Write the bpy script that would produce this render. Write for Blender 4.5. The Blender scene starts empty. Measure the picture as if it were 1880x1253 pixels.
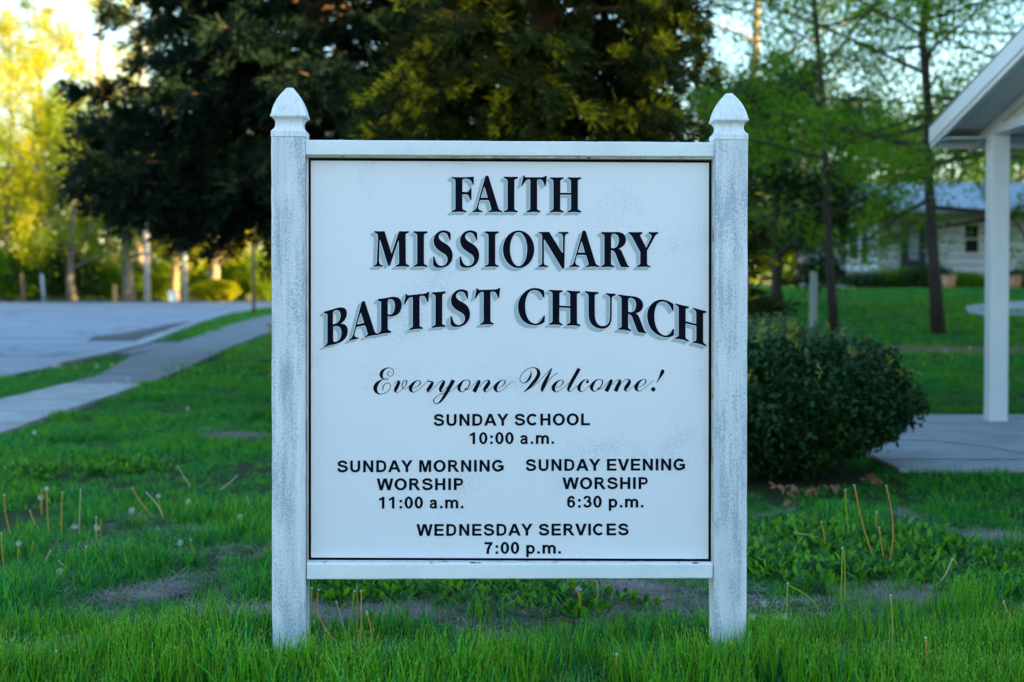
import bpy, math, random
import numpy as np
from mathutils import Vector, Matrix, noise
from mathutils.geometry import delaunay_2d_cdt

C = bpy.context.scene.collection
sc = bpy.context.scene
R = math.radians
PI = math.pi

# ------------------------------------------------------------------ camera, light, exposure
FPX = 2611.0                       # focal length in photo pixels (50 mm on a 36 mm sensor, 1880 px wide)
CX, CY, CYP = 940.0, 626.5, 585.0  # frame centre and principal row
EYE = Vector((0, 0, 1.13))
PITCH = math.atan(65.0 / FPX)
cd = bpy.data.cameras.new('camera')
cam = bpy.data.objects.new('camera', cd)
C.objects.link(cam)
sc.camera = cam
cam.location = EYE
cam.rotation_euler = (PI / 2 - PITCH, 0, 0)
cd.lens = 50; cd.sensor_width = 36; cd.sensor_fit = 'HORIZONTAL'
cd.shift_y = -(CY - CYP) / 1880.0
cd.clip_start = 0.05; cd.clip_end = 3000
cd.dof.use_dof = True; cd.dof.focus_distance = 4.3; cd.dof.aperture_fstop = 2.8

SUN_EL, SUN_AZ = 10.0, 20.0        # azimuth: degrees from +X towards -Y
w = bpy.data.worlds.new('World'); sc.world = w; w.use_nodes = True
wn = w.node_tree; wn.nodes.clear()
sky = wn.nodes.new('ShaderNodeTexSky'); sky.sky_type = 'NISHITA'; sky.sun_disc = False
sky.sun_elevation = R(SUN_EL); sky.sun_rotation = R(90 + SUN_AZ)
sky.air_density = 1.2; sky.dust_density = 0.4; sky.ozone_density = 3.0
bg = wn.nodes.new('ShaderNodeBackground'); bg.inputs['Strength'].default_value = 0.15
wo = wn.nodes.new('ShaderNodeOutputWorld')
wn.links.new(sky.outputs[0], bg.inputs[0]); wn.links.new(bg.outputs[0], wo.inputs[0])

sl = bpy.data.lights.new('sun', 'SUN'); sl.energy = 5.0; sl.angle = R(0.5); sl.color = (1.0, 0.77, 0.34)
sun = bpy.data.objects.new('sun', sl); C.objects.link(sun)
sdir = Vector((math.cos(R(SUN_EL)) * math.cos(R(SUN_AZ)), -math.cos(R(SUN_EL)) * math.sin(R(SUN_AZ)), math.sin(R(SUN_EL))))
sun.rotation_euler = sdir.to_track_quat('Z', 'Y').to_euler()
sun.location = (30, -12, 20)

sc.view_settings.view_transform = 'Standard'; sc.view_settings.look = 'None'
sc.view_settings.exposure = 2.40; sc.view_settings.gamma = 1
sc.view_settings.use_curve_mapping = False
sc.render.engine = 'CYCLES'
sc.cycles.use_denoising = True
sc.cycles.max_bounces = 7; sc.cycles.diffuse_bounces = 3; sc.cycles.glossy_bounces = 2
sc.cycles.transmission_bounces = 5; sc.cycles.transparent_max_bounces = 6
sc.cycles.sample_clamp_indirect = 6

CR = Matrix.Rotation(PI / 2 - PITCH, 3, 'X')
def ray(px, py):
    return CR @ Vector(((px - CX) / FPX, (CYP - py) / FPX, -1.0))
def on_plane(px, py, p0, n):
    d = ray(px, py); return EYE + d * ((p0 - EYE).dot(n) / d.dot(n))
def at(px, py, Y):
    d = ray(px, py); return EYE + d * (Y / d.y)
def gx(px, Y):                      # world x of a photo column at depth Y
    return (px - CX) * Y / FPX

def sstep(a, b, t):
    t = np.clip((t - a) / (b - a), 0, 1); return t * t * (3 - 2 * t)
def ground(x, y):
    return 0.95 * sstep(-3.0, 5.0, np.asarray(x, float)) * np.clip((np.asarray(y, float) - 12.5) / 26.0, 0, 1)
def gz(x, y): return float(ground(x, y))
def on_ground(px, py):
    d = ray(px, py); t = (0 - EYE.z) / d.z if d.z < 0 else 60
    p = EYE + d * t
    for _ in range(40):
        g = gz(p.x, p.y); t2 = (g - EYE.z) / d.z if d.z < 0 else 60
        t = 0.6 * t + 0.4 * t2; p = EYE + d * t
    return Vector((p.x, p.y, gz(p.x, p.y)))

def vnoise(x, y, s, seed=0.0):
    """cheap smooth value noise, vectorised, 0..1"""
    x = np.asarray(x, float) / s + seed * 17.3; y = np.asarray(y, float) / s + seed * 31.7
    xi = np.floor(x); yi = np.floor(y); fx = x - xi; fy = y - yi
    fx = fx * fx * (3 - 2 * fx); fy = fy * fy * (3 - 2 * fy)
    def h(a, b):
        v = np.sin(a * 127.1 + b * 311.7 + seed * 7.7) * 43758.5453; return v - np.floor(v)
    return (h(xi, yi) * (1 - fx) + h(xi + 1, yi) * fx) * (1 - fy) + (h(xi, yi + 1) * (1 - fx) + h(xi + 1, yi + 1) * fx) * fy

# ------------------------------------------------------------------ materials
def mat(name, col=(0.5, 0.5, 0.5), rough=0.6, spec=0.4):
    m = bpy.data.materials.new(name); m.use_nodes = True
    b = m.node_tree.nodes['Principled BSDF']
    b.inputs['Base Color'].default_value = (*col, 1); b.inputs['Roughness'].default_value = rough
    b.inputs['Specular IOR Level'].default_value = spec
    return m
def nodes(m): return m.node_tree.nodes, m.node_tree.links, m.node_tree.nodes['Principled BSDF']
def noise_tex(m, scale, detail=4, stretch=None, rough=0.6, coord='Object'):
    N, L, b = nodes(m)
    tc = N.new('ShaderNodeTexCoord'); mp = N.new('ShaderNodeMapping'); t = N.new('ShaderNodeTexNoise')
    if stretch: mp.inputs['Scale'].default_value = stretch
    L.new(tc.outputs[coord], mp.inputs[0]); L.new(mp.outputs[0], t.inputs['Vector'])
    t.inputs['Scale'].default_value = scale; t.inputs['Detail'].default_value = detail; t.inputs['Roughness'].default_value = rough
    return t
def ramp(m, src, stops):
    N, L, b = nodes(m)
    r = N.new('ShaderNodeValToRGB'); e = r.color_ramp.elements
    while len(e) < len(stops): e.new(0.5)
    for i, (p, c) in enumerate(stops):
        e[i].position = p; e[i].color = (*c, 1) if len(c) == 3 else c
    L.new(src, r.inputs[0]); return r
def mix(m, fac, a, bb, mode='MIX'):
    N, L, b = nodes(m)
    x = N.new('ShaderNodeMix'); x.data_type = 'RGBA'; x.blend_type = mode
    for i, v in ((0, fac), (6, a), (7, bb)):
        if hasattr(v, 'links'): L.new(v, x.inputs[i])
        elif isinstance(v, (int, float)): x.inputs[i].default_value = v
        else: x.inputs[i].default_value = (*v, 1)
    return x.outputs[2]
def bump(m, h, strength=0.3, dist=0.01):
    N, L, b = nodes(m)
    bp = N.new('ShaderNodeBump'); bp.inputs['Strength'].default_value = strength; bp.inputs['Distance'].default_value = dist
    L.new(h, bp.inputs['Height']); L.new(bp.outputs[0], b.inputs['Normal'])
def noisy(name, c1, c2, scale=8, rough=0.7, spec=0.3, stretch=None, bmp=0.2, bd=0.01, lo=0.35, hi=0.65):
    m = mat(name, c1, rough, spec); t = noise_tex(m, scale, 5, stretch)
    r = ramp(m, t.outputs[0], [(lo, c1), (hi, c2)]); N, L, b = nodes(m)
    L.new(r.outputs[0], b.inputs['Base Color'])
    if bmp: bump(m, t.outputs[0], bmp, bd)
    return m
def leaf_mat(name, cols, trans=0.4, rough=0.5, spec=0.35, tcol=None):
    if len(cols) == 1: cols = [cols[0], tuple(c * 0.85 for c in cols[0])]
    m = mat(name, cols[0], rough, spec); N, L, b = nodes(m)
    g = N.new('ShaderNodeNewGeometry')
    r = ramp(m, g.outputs['Random Per Island'], [(i / max(1, len(cols) - 1), c) for i, c in enumerate(cols)])
    L.new(r.outputs[0], b.inputs['Base Color'])
    tr = N.new('ShaderNodeBsdfTranslucent')
    hs = N.new('ShaderNodeHueSaturation'); hs.inputs['Hue'].default_value = 0.48; hs.inputs['Value'].default_value = 1.5
    L.new(r.outputs[0], hs.inputs['Color']); L.new(hs.outputs[0], tr.inputs[0])
    ms = N.new('ShaderNodeMixShader'); ms.inputs[0].default_value = trans
    out = N['Material Output']
    L.new(b.outputs[0], ms.inputs[1]); L.new(tr.outputs[0], ms.inputs[2]); L.new(ms.outputs[0], out.inputs[0])
    return m

M = {}
# weathered vinyl / painted wood of the posts: grey-blue mildew specks gathered in patches
m = M['post'] = mat('weathered white paint', (0.8, 0.8, 0.8), 0.5, 0.4)
N, L, b = nodes(m)
fine = noise_tex(m, 260, 3, (1, 1, 0.55), 0.7); patch = noise_tex(m, 5, 3, (3.0, 3.0, 0.8)); streak = noise_tex(m, 14, 5, (4.5, 4.5, 0.22))
a1 = N.new('ShaderNodeMath'); a1.operation = 'MULTIPLY_ADD'; L.new(patch.outputs[0], a1.inputs[0]); a1.inputs[1].default_value = 0.75; L.new(fine.outputs[0], a1.inputs[2])
a2 = N.new('ShaderNodeMath'); a2.operation = 'MULTIPLY_ADD'; L.new(streak.outputs[0], a2.inputs[0]); a2.inputs[1].default_value = 0.6; L.new(a1.outputs[0], a2.inputs[2])
r = ramp(m, a2.outputs[0], [(0.93, (0.76, 0.755, 0.765)), (1.0, (0.65, 0.67, 0.70)), (1.0, (0.40, 0.45, 0.51))])
r.color_ramp.elements[0].position = 0.80; r.color_ramp.elements[1].position = 0.93; r.color_ramp.elements[2].position = 1.0
sep = N.new('ShaderNodeMath'); sep.operation = 'MULTIPLY'; sep.inputs[1].default_value = 0.78
L.new(a2.outputs[0], sep.inputs[0])
for l in list(r.inputs[0].links): m.node_tree.links.remove(l)
ck = noise_tex(m, 60, 5, (3.0, 3.0, 0.10), 0.7); rc_ = ramp(m, ck.outputs[0], [(0.27, (0.25, 0.26, 0.28)), (0.31, (1, 1, 1))])
dr = noise_tex(m, 9, 4, (3.5, 3.5, 0.12), 0.6); rd_ = ramp(m, dr.outputs[0], [(0.40, (0.84, 0.86, 0.88)), (0.60, (1, 1, 1))])
L.new(sep.outputs[0], r.inputs[0]); L.new(mix(m, 1.0, mix(m, 1.0, r.outputs[0], rc_.outputs[0], 'MULTIPLY'), rd_.outputs[0], 'MULTIPLY'), b.inputs['Base Color']); bump(m, a2.outputs[0], 0.15, 0.001)
# rails: cleaner paint with long dark cracks in the grain
m = M['rail'] = mat('cracked white paint', (0.8, 0.8, 0.8), 0.45, 0.4); N, L, b = nodes(m)
cr = noise_tex(m, 30, 6, (0.12, 1, 5), 0.75); sp = noise_tex(m, 150, 2, (1, 1, 1)); big = noise_tex(m, 3.5, 3, (1.5, 1, 3))
r1 = ramp(m, cr.outputs[0], [(0.28, (0.16, 0.17, 0.18)), (0.33, (0.78, 0.79, 0.79))])
r2 = ramp(m, sp.outputs[0], [(0.66, (1, 1, 1)), (0.76, (0.55, 0.6, 0.65))])
r3 = ramp(m, big.outputs[0], [(0.35, (1, 1, 1)), (0.7, (0.86, 0.88, 0.9))])
L.new(mix(m, 1.0, mix(m, 1.0, r1.outputs[0], r2.outputs[0], 'MULTIPLY'), r3.outputs[0], 'MULTIPLY'), b.inputs['Base Color']); bump(m, r1.outputs[0], 0.3, 0.002)
# trim stops round the panel: stained, peeling, cream
m = M['trim'] = mat('stained cream paint', (0.6, 0.52, 0.4), 0.6, 0.3); N, L, b = nodes(m)
t1 = noise_tex(m, 24, 6, (1, 1, 0.5), 0.75)
r = ramp(m, t1.outputs[0], [(0.34, (0.09, 0.07, 0.055)), (0.41, (0.5, 0.4, 0.27)), (0.55, (0.72, 0.66, 0.55)), (0.7, (0.78, 0.76, 0.7))])
L.new(r.outputs[0], b.inputs['Base Color']); bump(m, t1.outputs[0], 0.4, 0.002)
m = M['ledge'] = mat('peeling white ledge', (0.8, 0.8, 0.8), 0.6, 0.3); N, L, b = nodes(m)
t1 = noise_tex(m, 45, 5, (0.6, 1, 1), 0.75)
r = ramp(m, t1.outputs[0], [(0.36, (0.07, 0.065, 0.06)), (0.40, (0.35, 0.30, 0.24)), (0.44, (0.76, 0.76, 0.75))])
L.new(r.outputs[0], b.inputs['Base Color']); bump(m, t1.outputs[0], 0.4, 0.002)
# sign face
m = M['panel'] = mat('white sign panel', (0.8, 0.82, 0.84), 0.32, 0.45); N, L, b = nodes(m)
f = noise_tex(m, 170, 3, None, 0.7); p = noise_tex(m, 4.2, 4, None, 0.6); g = noise_tex(m, 1.4, 2)
a1 = N.new('ShaderNodeMath'); a1.operation = 'MULTIPLY_ADD'; L.new(p.outputs[0], a1.inputs[0]); a1.inputs[1].default_value = 1.0; L.new(f.outputs[0], a1.inputs[2])
s9 = N.new('ShaderNodeMath'); s9.operation = 'MULTIPLY'; s9.inputs[1].default_value = 0.7; L.new(a1.outputs[0], s9.inputs[0])
r = ramp(m, s9.outputs[0], [(0.78, (1, 1, 1)), (0.86, (0.74, 0.80, 0.85))]); r.color_ramp.elements[0].position = 0.765; r.color_ramp.elements[1].position = 0.90
r2 = ramp(m, g.outputs[0], [(0.3, (0.745, 0.735, 0.775)), (0.7, (0.78, 0.758, 0.785))])
L.new(mix(m, 1.0, r2.outputs[0], r.outputs[0], 'MULTIPLY'), b.inputs['Base Color'])
M['ink'] = noisy('navy black vinyl', (0.0015, 0.002, 0.008), (0.003, 0.004, 0.012), 40, 0.55, 0.06, bmp=0)
M['shade'] = noisy('grey blue vinyl', (0.36, 0.44, 0.47), (0.41, 0.49, 0.52), 60, 0.5, 0.2, bmp=0)

M['white'] = noisy('white painted metal', (0.80, 0.80, 0.81), (0.74, 0.75, 0.76), 6, 0.35, 0.5, (1, 1, 0.3), 0.05, lo=0.4, hi=0.75)
M['soffit'] = noisy('white soffit', (0.62, 0.63, 0.63), (0.55, 0.56, 0.57), 4, 0.5, 0.4, None, 0.05)
M['gable'] = noisy('cream gable siding', (0.70, 0.68, 0.58), (0.62, 0.60, 0.5), 12, 0.5, 0.4, (1, 1, 0.2), 0.1, lo=0.4, hi=0.8)
M['roof'] = noisy('grey roof', (0.30, 0.32, 0.35), (0.22, 0.24, 0.26), 10, 0.6)
M['house'] = noisy('pale grey siding', (0.68, 0.74, 0.76), (0.60, 0.66, 0.68), 5, 0.6, 0.3, (1, 1, 3), 0.1)
M['houseroof'] = noisy('pale blue metal roof', (0.33, 0.38, 0.42), (0.25, 0.30, 0.34), 6, 0.55, 0.3)
M['found'] = noisy('grey foundation block', (0.2, 0.22, 0.24), (0.13, 0.14, 0.15), 9, 0.9)
M['darkglass'] = mat('dark window glass', (0.02, 0.025, 0.03), 0.08, 0.6)
M['shutter'] = noisy('dark blue shutter', (0.025, 0.035, 0.05), (0.04, 0.05, 0.065), 10, 0.6)
M['iron'] = noisy('black iron', (0.015, 0.015, 0.018), (0.03, 0.028, 0.025), 20, 0.5)
M['door'] = noisy('pale blue door', (0.35, 0.42, 0.5), (0.3, 0.37, 0.44), 5, 0.5)
M['terracotta'] = noisy('terracotta', (0.45, 0.22, 0.14), (0.55, 0.3, 0.2), 12, 0.8)
M['concrete'] = noisy('concrete', (0.42, 0.42, 0.42), (0.32, 0.32, 0.33), 3.0, 0.85, 0.25, None, 0.3, 0.004)
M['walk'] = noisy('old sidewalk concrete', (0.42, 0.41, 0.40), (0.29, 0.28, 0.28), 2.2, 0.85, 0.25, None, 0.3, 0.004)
M['walkdark'] = noisy('dark sidewalk concrete with tree shade', (0.22, 0.22, 0.23), (0.14, 0.14, 0.15), 2.2, 0.85, 0.25, None, 0.3, 0.004)  # darker concrete, the overhanging evergreen's shade put into its colour
M['linepaint'] = noisy('worn white line paint', (0.6, 0.6, 0.58), (0.42, 0.42, 0.4), 25, 0.6)
M['pole'] = noisy('silvery utility pole wood', (0.42, 0.40, 0.38), (0.3, 0.28, 0.26), 6, 0.85, 0.2, (6, 6, 0.5), 0.4)
M['brownwood'] = noisy('brown weathered wood', (0.13, 0.08, 0.05), (0.2, 0.13, 0.08), 8, 0.85, 0.2, (6, 6, 0.6), 0.4)
M['greypost'] = noisy('grey green fence wood', (0.22, 0.23, 0.2), (0.32, 0.32, 0.29), 14, 0.85, 0.2, (5, 5, 0.6), 0.4)
M['steelpost'] = noisy('galvanised steel', (0.3, 0.36, 0.4), (0.22, 0.27, 0.3), 10, 0.5)
M['stake'] = noisy('orange wood stake', (0.5, 0.26, 0.08), (0.4, 0.2, 0.07), 10, 0.8)
M['barkdark'] = noisy('dark bark', (0.035, 0.028, 0.022), (0.07, 0.055, 0.045), 9, 0.9, 0.2, (3, 3, 0.6), 0.7, 0.03)
M['barkgrey'] = noisy('grey brown bark', (0.11, 0.09, 0.07), (0.2, 0.17, 0.13), 6, 0.9, 0.2, (3, 3, 0.6), 0.6, 0.03)
M['barktan'] = noisy('tan bark', (0.26, 0.18, 0.11), (0.38, 0.27, 0.17), 5, 0.9, 0.2, (3, 3, 0.6), 0.6, 0.03)
M['barkred'] = noisy('reddish cedar bark', (0.10, 0.05, 0.03), (0.16, 0.085, 0.05), 12, 0.9, 0.2, (4, 4, 0.4), 0.6, 0.02)

M['cedarA'] = leaf_mat('dark evergreen foliage', [(0.006, 0.014, 0.008), (0.015, 0.032, 0.015), (0.009, 0.020, 0.010)], 0.06, 0.7, 0.1)
M['cedarB'] = leaf_mat('olive cedar foliage', [(0.010, 0.020, 0.005), (0.032, 0.050, 0.008), (0.016, 0.030, 0.006), (0.05, 0.065, 0.008), (0.05, 0.028, 0.010)], 0.15, 0.7, 0.1)
M['cedartip'] = leaf_mat('cedar tips tinted sunlit gold', [(0.34, 0.28, 0.008), (0.55, 0.42, 0.010), (0.20, 0.20, 0.010), (0.10, 0.12, 0.010)], 0.35, 0.7, 0.1)  # low sunlight on the outer sprays put into their gold colour
M['yew'] = leaf_mat('dark shrub leaves', [(0.004, 0.022, 0.006), (0.014, 0.060, 0.012), (0.006, 0.030, 0.010), (0.034, 0.105, 0.018), (0.010, 0.045, 0.012)], 0.12, 0.45, 0.2)
M['yewtip'] = leaf_mat('yellow new growth', [(0.32, 0.28, 0.03), (0.16, 0.22, 0.04), (0.4, 0.34, 0.05)], 0.3)
M['yewpale'] = leaf_mat('grey green new growth', [(0.07, 0.14, 0.06), (0.05, 0.11, 0.04)], 0.3)
M['spring'] = leaf_mat('yellow spring leaves', [(0.32, 0.36, 0.006), (0.50, 0.44, 0.008), (0.22, 0.32, 0.008), (0.52, 0.38, 0.010)], 0.5, 0.6, 0.1)
M['springgreen'] = leaf_mat('fresh green leaves', [(0.12, 0.22, 0.008), (0.24, 0.29, 0.010), (0.07, 0.17, 0.008)], 0.5, 0.6, 0.1)
M['green'] = leaf_mat('mid green leaves', [(0.04, 0.16, 0.010), (0.09, 0.24, 0.010), (0.17, 0.27, 0.010)], 0.55, 0.55, 0.12)
M['deepgreen'] = leaf_mat('deep green leaves', [(0.018, 0.05, 0.01), (0.03, 0.075, 0.012)], 0.3)
M['grass'] = leaf_mat('lawn grass', [(0.015, 0.20, 0.012), (0.035, 0.31, 0.012), (0.11, 0.38, 0.012), (0.012, 0.22, 0.07), (0.004, 0.05, 0.006), (0.03, 0.26, 0.08), (0.006, 0.09, 0.02)], 0.3, 0.5, 0.18)
M['grasslight'] = leaf_mat('bright lawn grass', [(0.06, 0.32, 0.006), (0.13, 0.40, 0.006), (0.03, 0.24, 0.008), (0.20, 0.42, 0.02), (0.010, 0.08, 0.004), (0.02, 0.20, 0.03), (0.008, 0.12, 0.02)], 0.32, 0.5, 0.15)
M['weed'] = leaf_mat('broad weed leaves', [(0.03, 0.20, 0.010), (0.12, 0.34, 0.010), (0.010, 0.09, 0.015), (0.02, 0.14, 0.03)], 0.35, 0.5, 0.25)
M['thatch'] = leaf_mat('dead grey thatch', [(0.30, 0.26, 0.24), (0.52, 0.46, 0.42), (0.14, 0.10, 0.085), (0.4, 0.33, 0.26)], 0.1, 0.8, 0.2)
M['stalk'] = leaf_mat('green dandelion stalk', [(0.36, 0.42, 0.04)], 0.3)
M['stalkochre'] = leaf_mat('ochre dandelion stalk', [(0.60, 0.36, 0.06)], 0.3)
M['stalkpale'] = leaf_mat('pale dead stalk', [(0.55, 0.45, 0.28)], 0.2)
M['stalkred'] = leaf_mat('red brown stalk', [(0.12, 0.03, 0.02)], 0.1)
M['fluff'] = leaf_mat('white seed fluff', [(0.62, 0.63, 0.60)], 0.5, 0.9, 0.1)
M['seedhead'] = mat('cream receptacle', (0.5, 0.45, 0.35), 0.8)
M['oakleaf'] = leaf_mat('brown oak leaf', [(0.22, 0.10, 0.045), (0.28, 0.15, 0.08)], 0.2, 0.7)

M['cuttip'] = leaf_mat('pale cut grass tips', [(0.20, 0.42, 0.04), (0.32, 0.48, 0.08), (0.12, 0.34, 0.02)], 0.3)
# lawn soil sheet
m = M['lawn'] = mat('lawn soil', (0.03, 0.07, 0.02), 0.95, 0.1); N, L, b = nodes(m)
t1 = noise_tex(m, 0.9, 5, None, 0.65); t2 = noise_tex(m, 60, 4, None, 0.8)
r1 = ramp(m, t1.outputs[0], [(0.38, (0.006, 0.035, 0.005)), (0.62, (0.016, 0.05, 0.008))])
r2 = ramp(m, t2.outputs[0], [(0.4, (0.035, 0.045, 0.018)), (0.6, (0.11, 0.09, 0.065))])
L.new(mix(m, 0.35, r1.outputs[0], r2.outputs[0]), b.inputs['Base Color']); bump(m, t2.outputs[0], 0.6, 0.02)
m = M['asphalt'] = mat('asphalt', (0.2, 0.2, 0.2), 0.75, 0.35); N, L, b = nodes(m)
t1 = noise_tex(m, 0.25, 4, (0.4, 1.4, 1), 0.6); t2 = noise_tex(m, 90, 3, None, 0.7)
r1 = ramp(m, t1.outputs[0], [(0.35, (0.25, 0.28, 0.32)), (0.65, (0.31, 0.335, 0.375))])
r2 = ramp(m, t2.outputs[0], [(0.3, (0.75, 0.75, 0.75)), (0.7, (1.15, 1.15, 1.15))])
vo = N.new('ShaderNodeTexVoronoi'); vo.feature = 'DISTANCE_TO_EDGE'; vo.inputs['Scale'].default_value = 0.33
wv = noise_tex(m, 1.6, 4); tc2 = N.new('ShaderNodeTexCoord'); ad = N.new('ShaderNodeVectorMath'); ad.operation = 'MULTIPLY_ADD'
L.new(wv.outputs['Color'], ad.inputs[0]); ad.inputs[1].default_value = (1.2, 1.2, 0); L.new(tc2.outputs['Object'], ad.inputs[2]); L.new(ad.outputs[0], vo.inputs['Vector'])
r3 = ramp(m, vo.outputs['Distance'], [(0.006, (0.35, 0.35, 0.35)), (0.018, (1, 1, 1))])
st = noise_tex(m, 1.1, 5, (0.25, 1.6, 1), 0.65); r4 = ramp(m, st.outputs[0], [(0.36, (0.72, 0.72, 0.74)), (0.6, (1.08, 1.07, 1.06))])
L.new(mix(m, 1.0, mix(m, 1.0, mix(m, 1.0, r1.outputs[0], r2.outputs[0], 'MULTIPLY'), r3.outputs[0], 'MULTIPLY'), r4.outputs[0], 'MULTIPLY'), b.inputs['Base Color']); bump(m, t2.outputs[0], 0.4, 0.006)
M['patch'] = noisy('dark asphalt patch', (0.03, 0.03, 0.032), (0.06, 0.06, 0.06), 3, 0.8)
M['soil'] = noisy('bare bed soil', (0.10, 0.065, 0.045), (0.2, 0.13, 0.09), 9, 0.95, 0.1, None, 0.8, 0.03)

# ------------------------------------------------------------------ object helpers
def link_mesh(name, verts, faces, material, parent=None, smooth=False, loc=None):
    me = bpy.data.meshes.new(name)
    me.from_pydata([tuple(v) for v in verts], [], faces); me.update()
    me.materials.append(material)
    if smooth: me.shade_smooth()
    o = bpy.data.objects.new(name, me); C.objects.link(o)
    if parent is not None: o.parent = parent
    if loc is not None: o.location = loc
    return o
def np_mesh(name, V, F, material, parent=None, mats=None, midx=None, loc=None, link=True):
    """V (n,3), F (m,k) numpy arrays, constant k"""
    me = bpy.data.meshes.new(name); V = np.asarray(V, np.float32); F = np.asarray(F, np.int32)
    me.vertices.add(len(V)); me.vertices.foreach_set('co', V.ravel())
    k = F.shape[1]
    me.loops.add(F.size); me.loops.foreach_set('vertex_index', F.ravel())
    me.polygons.add(len(F)); me.polygons.foreach_set('loop_start', np.arange(0, F.size, k, dtype=np.int32))
    me.polygons.foreach_set('loop_total', np.full(len(F), k, np.int32))
    for mm in (mats or [material]): me.materials.append(mm)
    if midx is not None: me.polygons.foreach_set('material_index', np.asarray(midx, np.int32))
    me.update(calc_edges=True)
    o = bpy.data.objects.new(name, me)
    if link: C.objects.link(o)
    if parent is not None: o.parent = parent
    if loc is not None: o.location = loc
    return o
def tag(o, label=None, cat=None, group=None, kind=None):
    if label: o['label'] = label
    if cat: o['category'] = cat
    if group: o['group'] = group
    if kind: o['kind'] = kind
    return o
def thing(name, label, cat, loc=(0, 0, 0), group=None, rot=None):
    o = bpy.data.objects.new(name, None); C.objects.link(o); o.location = loc; o.empty_display_size = 0.1
    if rot: o.rotation_euler = rot
    return tag(o, label, cat, group)
def struct(o): o['kind'] = 'structure'; return o

class MB:
    def __init__(s): s.v = []; s.f = []
    def add(s, vs, fs):
        k = len(s.v); s.v += [tuple(v) for v in vs]; s.f += [tuple(i + k for i in f) for f in fs]
    def box(s, x0, x1, y0, y1, z0, z1):
        s.add([(x0, y0, z0), (x1, y0, z0), (x1, y1, z0), (x0, y1, z0), (x0, y0, z1), (x1, y0, z1), (x1, y1, z1), (x0, y1, z1)],
              [(0, 3, 2, 1), (4, 5, 6, 7), (0, 1, 5, 4), (1, 2, 6, 5), (2, 3, 7, 6), (3, 0, 4, 7)])
    def hexa(s, p):                     # 8 points: bottom 4, top 4
        s.add(p, [(0, 3, 2, 1), (4, 5, 6, 7), (0, 1, 5, 4), (1, 2, 6, 5), (2, 3, 7, 6), (3, 0, 4, 7)])
    def tube(s, pts, rad, n=6, cap=True):
        pts = [Vector(p) for p in pts]; rings = []
        for i, p in enumerate(pts):
            d = (pts[min(i + 1, len(pts) - 1)] - pts[max(i - 1, 0)])
            if d.length < 1e-9: d = Vector((0, 0, 1))
            d.normalize(); u = d.orthogonal().normalized() if i == 0 else (u - d * u.dot(d)).normalized()
            v = d.cross(u); r = rad[i] if hasattr(rad, '__len__') else rad
            rings.append([p + (u * math.cos(2 * PI * k / n) + v * math.sin(2 * PI * k / n)) * r for k in range(n)])
        vs = [q for g in rings for q in g]; fs = []
        for i in range(len(rings) - 1):
            for k in range(n):
                a = i * n + k; b2 = i * n + (k + 1) % n; fs.append((a, b2, b2 + n, a + n))
        if cap: fs.append(tuple(range(n))[::-1]); fs.append(tuple((len(rings) - 1) * n + k for k in range(n)))
        s.add(vs, fs)
    def lathe(s, prof, n=14, c=(0, 0, 0)):
        vs = [(c[0] + r * math.cos(2 * PI * k / n), c[1] + r * math.sin(2 * PI * k / n), c[2] + z) for r, z in prof for k in range(n)]
        fs = [(i * n + k, i * n + (k + 1) % n, (i + 1) * n + (k + 1) % n, (i + 1) * n + k) for i in range(len(prof) - 1) for k in range(n)]
        fs.append(tuple(range(n))[::-1]); fs.append(tuple((len(prof) - 1) * n + k for k in range(n)))
        s.add(vs, fs)
    def obj(s, name, material, parent=None, smooth=False, bevel=0, loc=None):
        o = link_mesh(name, s.v, s.f, material, parent, smooth, loc)
        if bevel:
            md = o.modifiers.new('bevel', 'BEVEL'); md.width = bevel; md.segments = 2; md.limit_method = 'ANGLE'
        return o

# ------------------------------------------------------------------ ground, road, pavements
def grid_axis(parts):
    out = []
    for a, b2, st in parts: out += list(np.arange(a, b2, st))
    return np.array(out + [parts[-1][1]])
xs = grid_axis([(-900, -100, 100), (-100, -20, 5), (-20, -4, 0.8), (-4, 4, 0.08), (4, 20, 0.8), (20, 100, 5), (100, 900, 100)])
ys = grid_axis([(-60, 0, 6), (0, 3, 0.5), (3, 10, 0.08), (10, 30, 0.6), (30, 100, 3), (100, 1500, 100)])
GX, GY = np.meshgrid(xs, ys); 
def micro(x, y):
    x = np.asarray(x, float); y = np.asarray(y, float)
    near = (np.abs(x) < 4) & (y > 2) & (y < 10)
    return np.where(near, (vnoise(x, y, 0.35, 1) - 0.5) * 0.035 + (vnoise(x, y, 0.12, 2) - 0.5) * 0.012, 0) * np.clip((4 - np.abs(x)) / 0.7, 0, 1) * np.clip((10 - y) / 1, 0, 1)
GZ = ground(GX, GY) + micro(GX, GY) - 0.012
nx, ny = len(xs), len(ys)
V = np.stack([GX.ravel(), GY.ravel(), GZ.ravel()], 1)
I = np.arange(nx * ny).reshape(ny, nx)
F = np.stack([I[:-1, :-1].ravel(), I[:-1, 1:].ravel(), I[1:, 1:].ravel(), I[1:, :-1].ravel()], 1)
lawn = np_mesh('lawn', V, F, M['lawn']); struct(lawn)

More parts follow.
